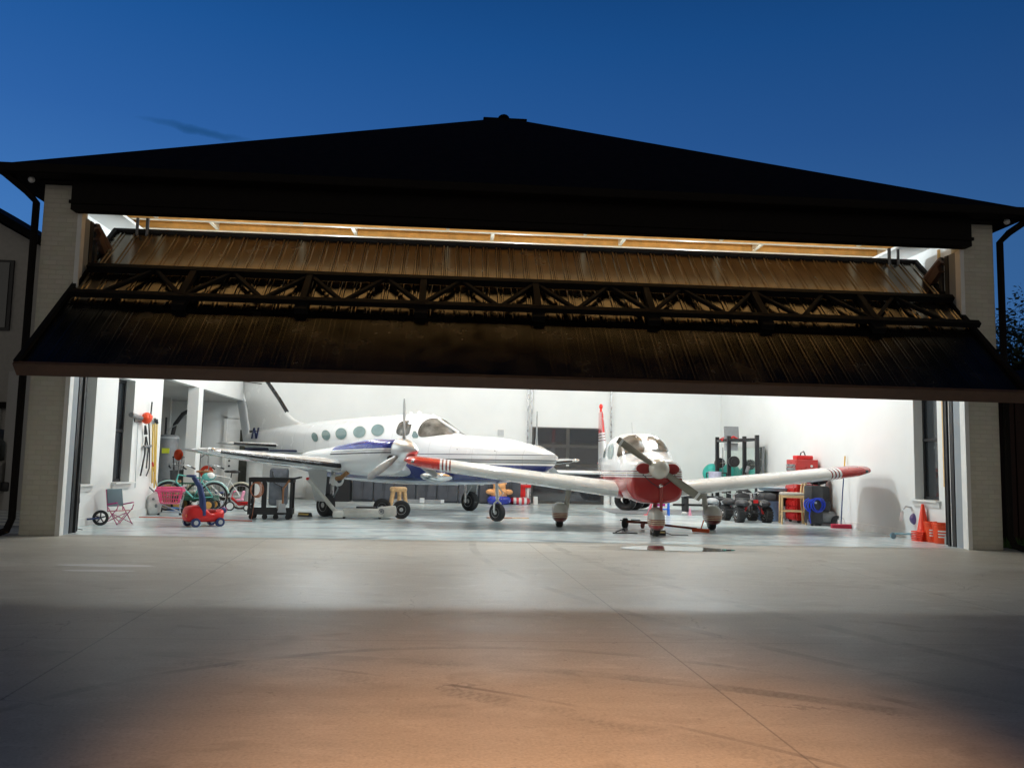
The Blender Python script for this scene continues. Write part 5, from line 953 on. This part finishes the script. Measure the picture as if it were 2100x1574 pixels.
t=T('wall_tube','slim grey pole hanging on the white wall left of the shears','pole',0,0); P('pole_body',MB().tube([wt(283,868,.03),wt(280,930,.03),wt(277,1000,.03)],.010),lgrey,t,True); P('wall_hook',MB().tube([wt(281,864,.02),wt(281,868,.08)],.008),steel,t)
for i,(a,c) in enumerate((((314,868),(312,990)),((318,866),(316,1000)),((322,868),(318,985)))):
    t=T('tool_pole','yellow long handled tool hanging at the end of the left wall, %s of three'%('left','middle','right')[i],'long tool',0,0,0,0,'yellow long handled tools'); P('pole_body',MB().tube([wt(*a),wt(*c)],.016),yellow,t,True); P('pole_head',MB().tube([wt(a[0]-1,a[1]-8),wt(a[0],a[1])],.03),darkm if i else steel,t,True)
x0,y0=gd_(330,1048); t=T('garden_rake','yellow pole leaning from the floor to the end of the left wall','rake',0,0); q=Vector(wt(314,955,.1)); P('pole_body',MB().tube([q,(x0,y0,.02)],.014),mat('amber_pole',(.78,.5,.12),.4),t,True); P('pole_tip',MB().tube([q,q+(q-Vector((x0,y0,.02))).normalized()*.12],.018),redpl,t,True)
# --- alcove
p=at(346,900,24.2); t=T('water_heater','tall dark grey water heater with a yellow label in the left alcove','water heater',p.x,24.2); hz=p.z+.12
P('tank',MB().lathe([(.27,.1),(.28,.12),(.28,hz-.06),(.24,hz),(.01,hz+.01)],(0,0,0)),greym,t,True); P('top_cap',MB().lathe([(.285,hz-.1),(.285,hz-.06)],(0,0,0)),lgrey,t,True); P('energy_label',MB().box((.03,-.285,hz-.45),(.2,.02,.14)),mat('yellow_label',(.7,.75,.05),.6),t); P('stand',MB().box((0,0,.05),(.5,.5,.1)),darkm,t)
P('pipe',MB().tube([(-.1,0,hz),(-.1,0,hz+.5)],.03).tube([(.1,0,hz),(.15,0,hz+.3),(.35,0,hz+.6),(.6,0,hz+.75)],.06),darkm,t,True); P('pipe',MB().tube([(-.05,-.1,hz),(0,-.1,hz+.15),(.25,-.1,hz+.3)],.015),steel,t,True)
x0,y0=gd_(334,1042); t=T('golf_bag','dark grey golf bag with silver clubs leaning beside the alcove opening','golf bag',x0+.08,y0+.9,R(0)); P('bag_body',MB().tube([(0,0,.02),(-.06,0,.9)],[.17,.2],16),mat('grey_bag_fabric',(.16,.17,.18),.7,noise=.3),t,True)
for k in range(5): P('club',MB().tube([(-.06+.05*k-.1,0,.85),(-.1+.07*k-.1,0,1.2)],.012).sph((-.09+.07*k-.1,0,1.22),(.04,.03,.025),8),steel if k%2 else darkm,t,True)
t=T('leaf_blower','orange and black garden blower sitting on the golf bag','blower',x0+.02,y0+.9,0,1.18); P('blower_body',MB().sph((-.02,0,.1),(.11,.1,.14),14),orange,t,True)
t=T('utility_sink','white utility sink with a grey arched tap on the alcove back wall','sink',-7.55,25.9,0); P('basin',MB().box((0,0,.70),(.62,.5,.36),bev=.03),trimw,t,True)
for x in (-.27,.27):
    for y in (-.2,.2): P('leg',MB().cyl((x,y,0),(x,y,.55),.02),trimw,t,True)
P('tap',MB().tube([(.05,.2,.88),(.05,.2,1.25),(.0,.05,1.33),(-.1,-.1,1.2)],.02),steel,t,True)
p=at(423,966,23.2); t=T('hose_coil','red hose coiled on the alcove wall above the brown saddle','hose',p.x,p.y,0,p.z-.02); b=MB()
for k in range(4): b.torus((.0,.012*k,0),.10+.03*(k%3),.018,'y',28,6)
P('coil',b,mat('red_hose',(.6,.05,.02),.4),t,True); P('hanger_post',MB().cyl((0,.06,-.95),(0,.06,.14),.015),steel,t)
t=T('floor_hose','thin red hose lying along the floor from the wall to the black cart','hose',0,0); q=[]
for i in range(24): f_=i/23; a=Vector((*gd_(285,1061),.012)); c=Vector((*gd_(520,1068),.012)); v=a.lerp(c,f_); v.y+=.12*math.sin(f_*5); q.append(v)
P('hose_strand',MB().tube(q,.011,6),mat('salmon_hose',(.6,.12,.07),.5),t,True)
x0,y0=gd_(353,1048); t=T('blue_frisbee_toy','round blue toy lying under the pink shopping cart','toy',x0,y0+.2); P('dome',MB().sph((0,0,.03),(.2,.16,.06),16),mat('mid_blue_toy',(.05,.2,.5),.4),t,True)
t=T('storage_tote','grey storage tote with a blue lid behind the white bicycle','tote',-6.1,21.6,R(12)); P('tote_body',MB().box((0,0,.17),(.6,.4,.32),bev=.03),lgrey,t,True); P('tote_lid',MB().box((0,0,.35),(.62,.42,.04),bev=.015),navy,t,True)
t=T('cardboard_box','brown cardboard box on the floor behind the teal bicycle wheel','box',-6.75,20.6,R(-15)); P('carton',MB().box((0,0,.2),(.5,.38,.4)),mat('cardboard',(.42,.27,.14),.85,noise=.12),t); P('tape',MB().box((0,0,.402),(.5,.05,.004)),mat('packing_tape',(.6,.45,.25),.3),t)
t=T('cardboard_box','smaller cardboard box tilted on top of the brown one','box',-6.72,20.6,R(10),.404); P('carton',MB().box((0,0,.13),(.34,.3,.26)),bpy.data.materials['cardboard'],t); P('tape',MB().box((0,0,.262),(.34,.05,.004)),bpy.data.materials['packing_tape'],t)
x0,y0=gd_(458,1052); t=T('toy_ball','small dark blue and pink ball on the floor beside the tricycle','ball',x0,y0); P('ball_body',MB().sph((0,0,.07),.07,16),navy,t,True); P('ball_band',MB().torus((0,0,.07),.066,.008,'y'),pink,t,True)
x0,y0=gd_(338,1053); t=T('kids_scooter','black kids scooter folded on the floor behind the pink cart','scooter',x0,y0+.3,R(20)); P('deck',MB().box((0,0,.08),(.45,.1,.03),bev=.01),darkm,t); P('stem',MB().tube([(.22,0,.1),(.3,0,.55)],.015),steel,t,True); P('handlebar',MB().tube([(.3,-.15,.56),(.3,.15,.56)],.016),blackm,t,True)
for x in (-.2,.26): P('wheel',castor(MB(),(x,0,.05),.05,.03),rubber,t,True)
# ================================================================ OUTSIDE
hs=T('neighbour_house','grey two storey house with a dark gable roof left of the hangar','house',-16.6,24)
sid=mat('grey_stucco',(.42,.40,.37),.85,noise=.08,bump=.3)
P('wall',MB().ext([(-5,0),(5,0),(5,6.95),(-.6,9.9),(-5,7.4)],'y',0,8),sid,hs)
b=MB(); 
for (xa,za,xb,zb) in ((5.5,6.72,-.6,10.12),(-.6,10.12,-5.5,7.3)): 
    b.skin([b.ring([(xa,-.5,za),(xa,8.5,za),(xa,8.5,za+.22),(xa,-.5,za+.22)]),b.ring([(xb,-.5,zb),(xb,8.5,zb),(xb,8.5,zb+.22),(xb,-.5,zb+.22)])])
P('roof',b,roofm,hs); w=P('window',MB().box((3.2,-.03,5.65),(1.7,.08,2.0)),blackm,hs); P('pane',MB().box((3.2,-.08,5.65),(1.5,.03,1.85)),glassd,w)
P('eave_band',MB().box((0,-.12,2.55),(10.2,.3,.16)),fascia,hs); w=P('window',MB().box((3.55,-.03,1.9),(.9,.08,1.1)),trimw,hs); P('pane',MB().box((3.5,-.08,1.9),(.8,.03,1.0)),glassd,w)
P('upper_gable_light',MB().box((4.4,-.05,2.1),(.06,.06,.9)),trimw,hs)
tk=T('pickup_truck','white pickup truck with a dark soft cover parked left of the hangar','truck',-11.35,19.2,0); tw_=mat('white_truck_paint',(.62,.58,.52),.3,coat=.5)
b=fuse_loft([(-2.6,.95,.4,.85,.7,5),(-2.5,1.1,.35,.93,.7,5),(-.9,1.15,.35,.95,.7,5),(1.2,1.12,.35,.95,.7,5),(1.72,1.08,.38,.92,.7,5),(1.78,1.0,.45,.86,.7,5)],28); P('body',b,tw_,tk,True)
P('cab',fuse_loft([(-1.4,1.15,1.05,.8,1.1,4),(-.9,1.7,1.05,.78,1.1,4),(-.1,1.78,1.05,.78,1.1,4),(.3,1.7,1.05,.8,1.1,4),(.35,1.2,1.05,.8,1.1,4)],24),tw_,tk,True)
P('soft_cover',fuse_loft([(.25,1.6,1.0,.85,1.2,3),(.8,1.78,1.0,.88,1.2,3),(1.4,1.72,1.0,.86,1.2,3),(1.7,1.5,1.0,.8,1.2,3)],24),mat('grey_canvas',(.09,.095,.09),.9,noise=.2,bump=.5,bscale=8),tk,True)
P('side_glass',MB().box((-.5,-.80,1.42),(.9,.02,.36),bev=.008),glassd,tk); P('tail_light',MB().box((1.74,-.80,.86),(.06,.12,.22),bev=.01),redpl,tk); P('bumper',MB().box((1.86,0,.52),(.18,1.6,.2),bev=.03).box((1.9,-.55,.9),(.1,.34,.6),bev=.04),blackm,tk,True)
for x in (-1.75,1.15):
    for y in (-.82,.82): bt,br=MB(),MB(); wheel(bt,br,(x,y,.38),.38,.25,.6); w=P('tyre',bt,rubber,tk,True); P('rim',br,darkm,w,True)
ln=T('slatted_ramp','low ramp of pale metal slats on the ground left of the brick pier','ramp',-8.0,14.6,R(-4))
for k in range(5): P('slat',MB().box((0,.0+.42*k,.06+.02*k),(2.0,.12,.04)),mat('pale_slat',(.6,.62,.6),.5),ln)
for x in (-.95,.95): P('side_rail',MB().box((x,.84,.05),(.06,1.9,.06)),darkm,ln)
nb=T('dark_side_building','dark brown boarded shed beyond the right brick pier','shed',12.2,15.2); br_=mat('dark_red_brown_board',(.035,.015,.012),.85,noise=.2)
P('wall',MB().box((0,1.5,1.35),(3.4,3,2.7)),br_,nb)
for k in range(17): P('board',MB().box((-1.6+.2*k,-.02,1.35),(.17,.03,2.6)),br_,nb)
P('roof',MB().ext([(-2.0,2.7),(2.0,2.7),(0,3.5)],'y',-.3,3.3),roofm,nb)
def tree(name,label,X,Y,h,cr_,n,seed):
    r=random.Random(seed); t=T(name,label,'tree',X,Y); b=MB(); b.tube([(0,0,0),(.1,0,h*.3),(-.1,.1,h*.6),(0,0,h*.85)],[.28,.22,.14,.05],10); cl=[]
    for k in range(16):
        a=r.random()*6.28; z=h*(.3+.55*r.random()); L_=cr_*(.5+.5*r.random())*(1.15-z/h*.7); e=Vector((math.cos(a)*L_,math.sin(a)*L_,z+.25*L_)); b.tube([(0,0,z*.9),e*.6+Vector((0,0,z*.38)),e],[.08,.05,.02],6); cl+= [e,e*.7+Vector((0,0,z*.3))]
    P('trunk',b,mat('bark',(.04,.03,.025),.9),t,True); g=MB(); cl.append(Vector((0,0,h*.92)))
    for i in range(n):
        c=cl[int(r.random()*len(cl))]; v=Vector((r.gauss(0,1),r.gauss(0,1),r.gauss(0,.8))); v=v.normalized()*(r.random()**.5)*cr_*.36+c; s_=.05+r.random()*.07; a=Vector((r.gauss(0,1),r.gauss(0,1),r.gauss(0,1))).normalized(); o_=a.orthogonal().normalized()
        g.b.faces.new([g.b.verts.new(p) for p in (v-a*s_,v+o_*s_*.5,v+a*s_,v-o_*s_*.5)])
    P('crown',g,mat('leaf',(.03,.05,.02),.8,noise=.3),t); return t
tree('broadleaf_tree','dark broadleaf tree rising behind the right brick pier',21.9,29.5,8.4,2.8,14000,11)
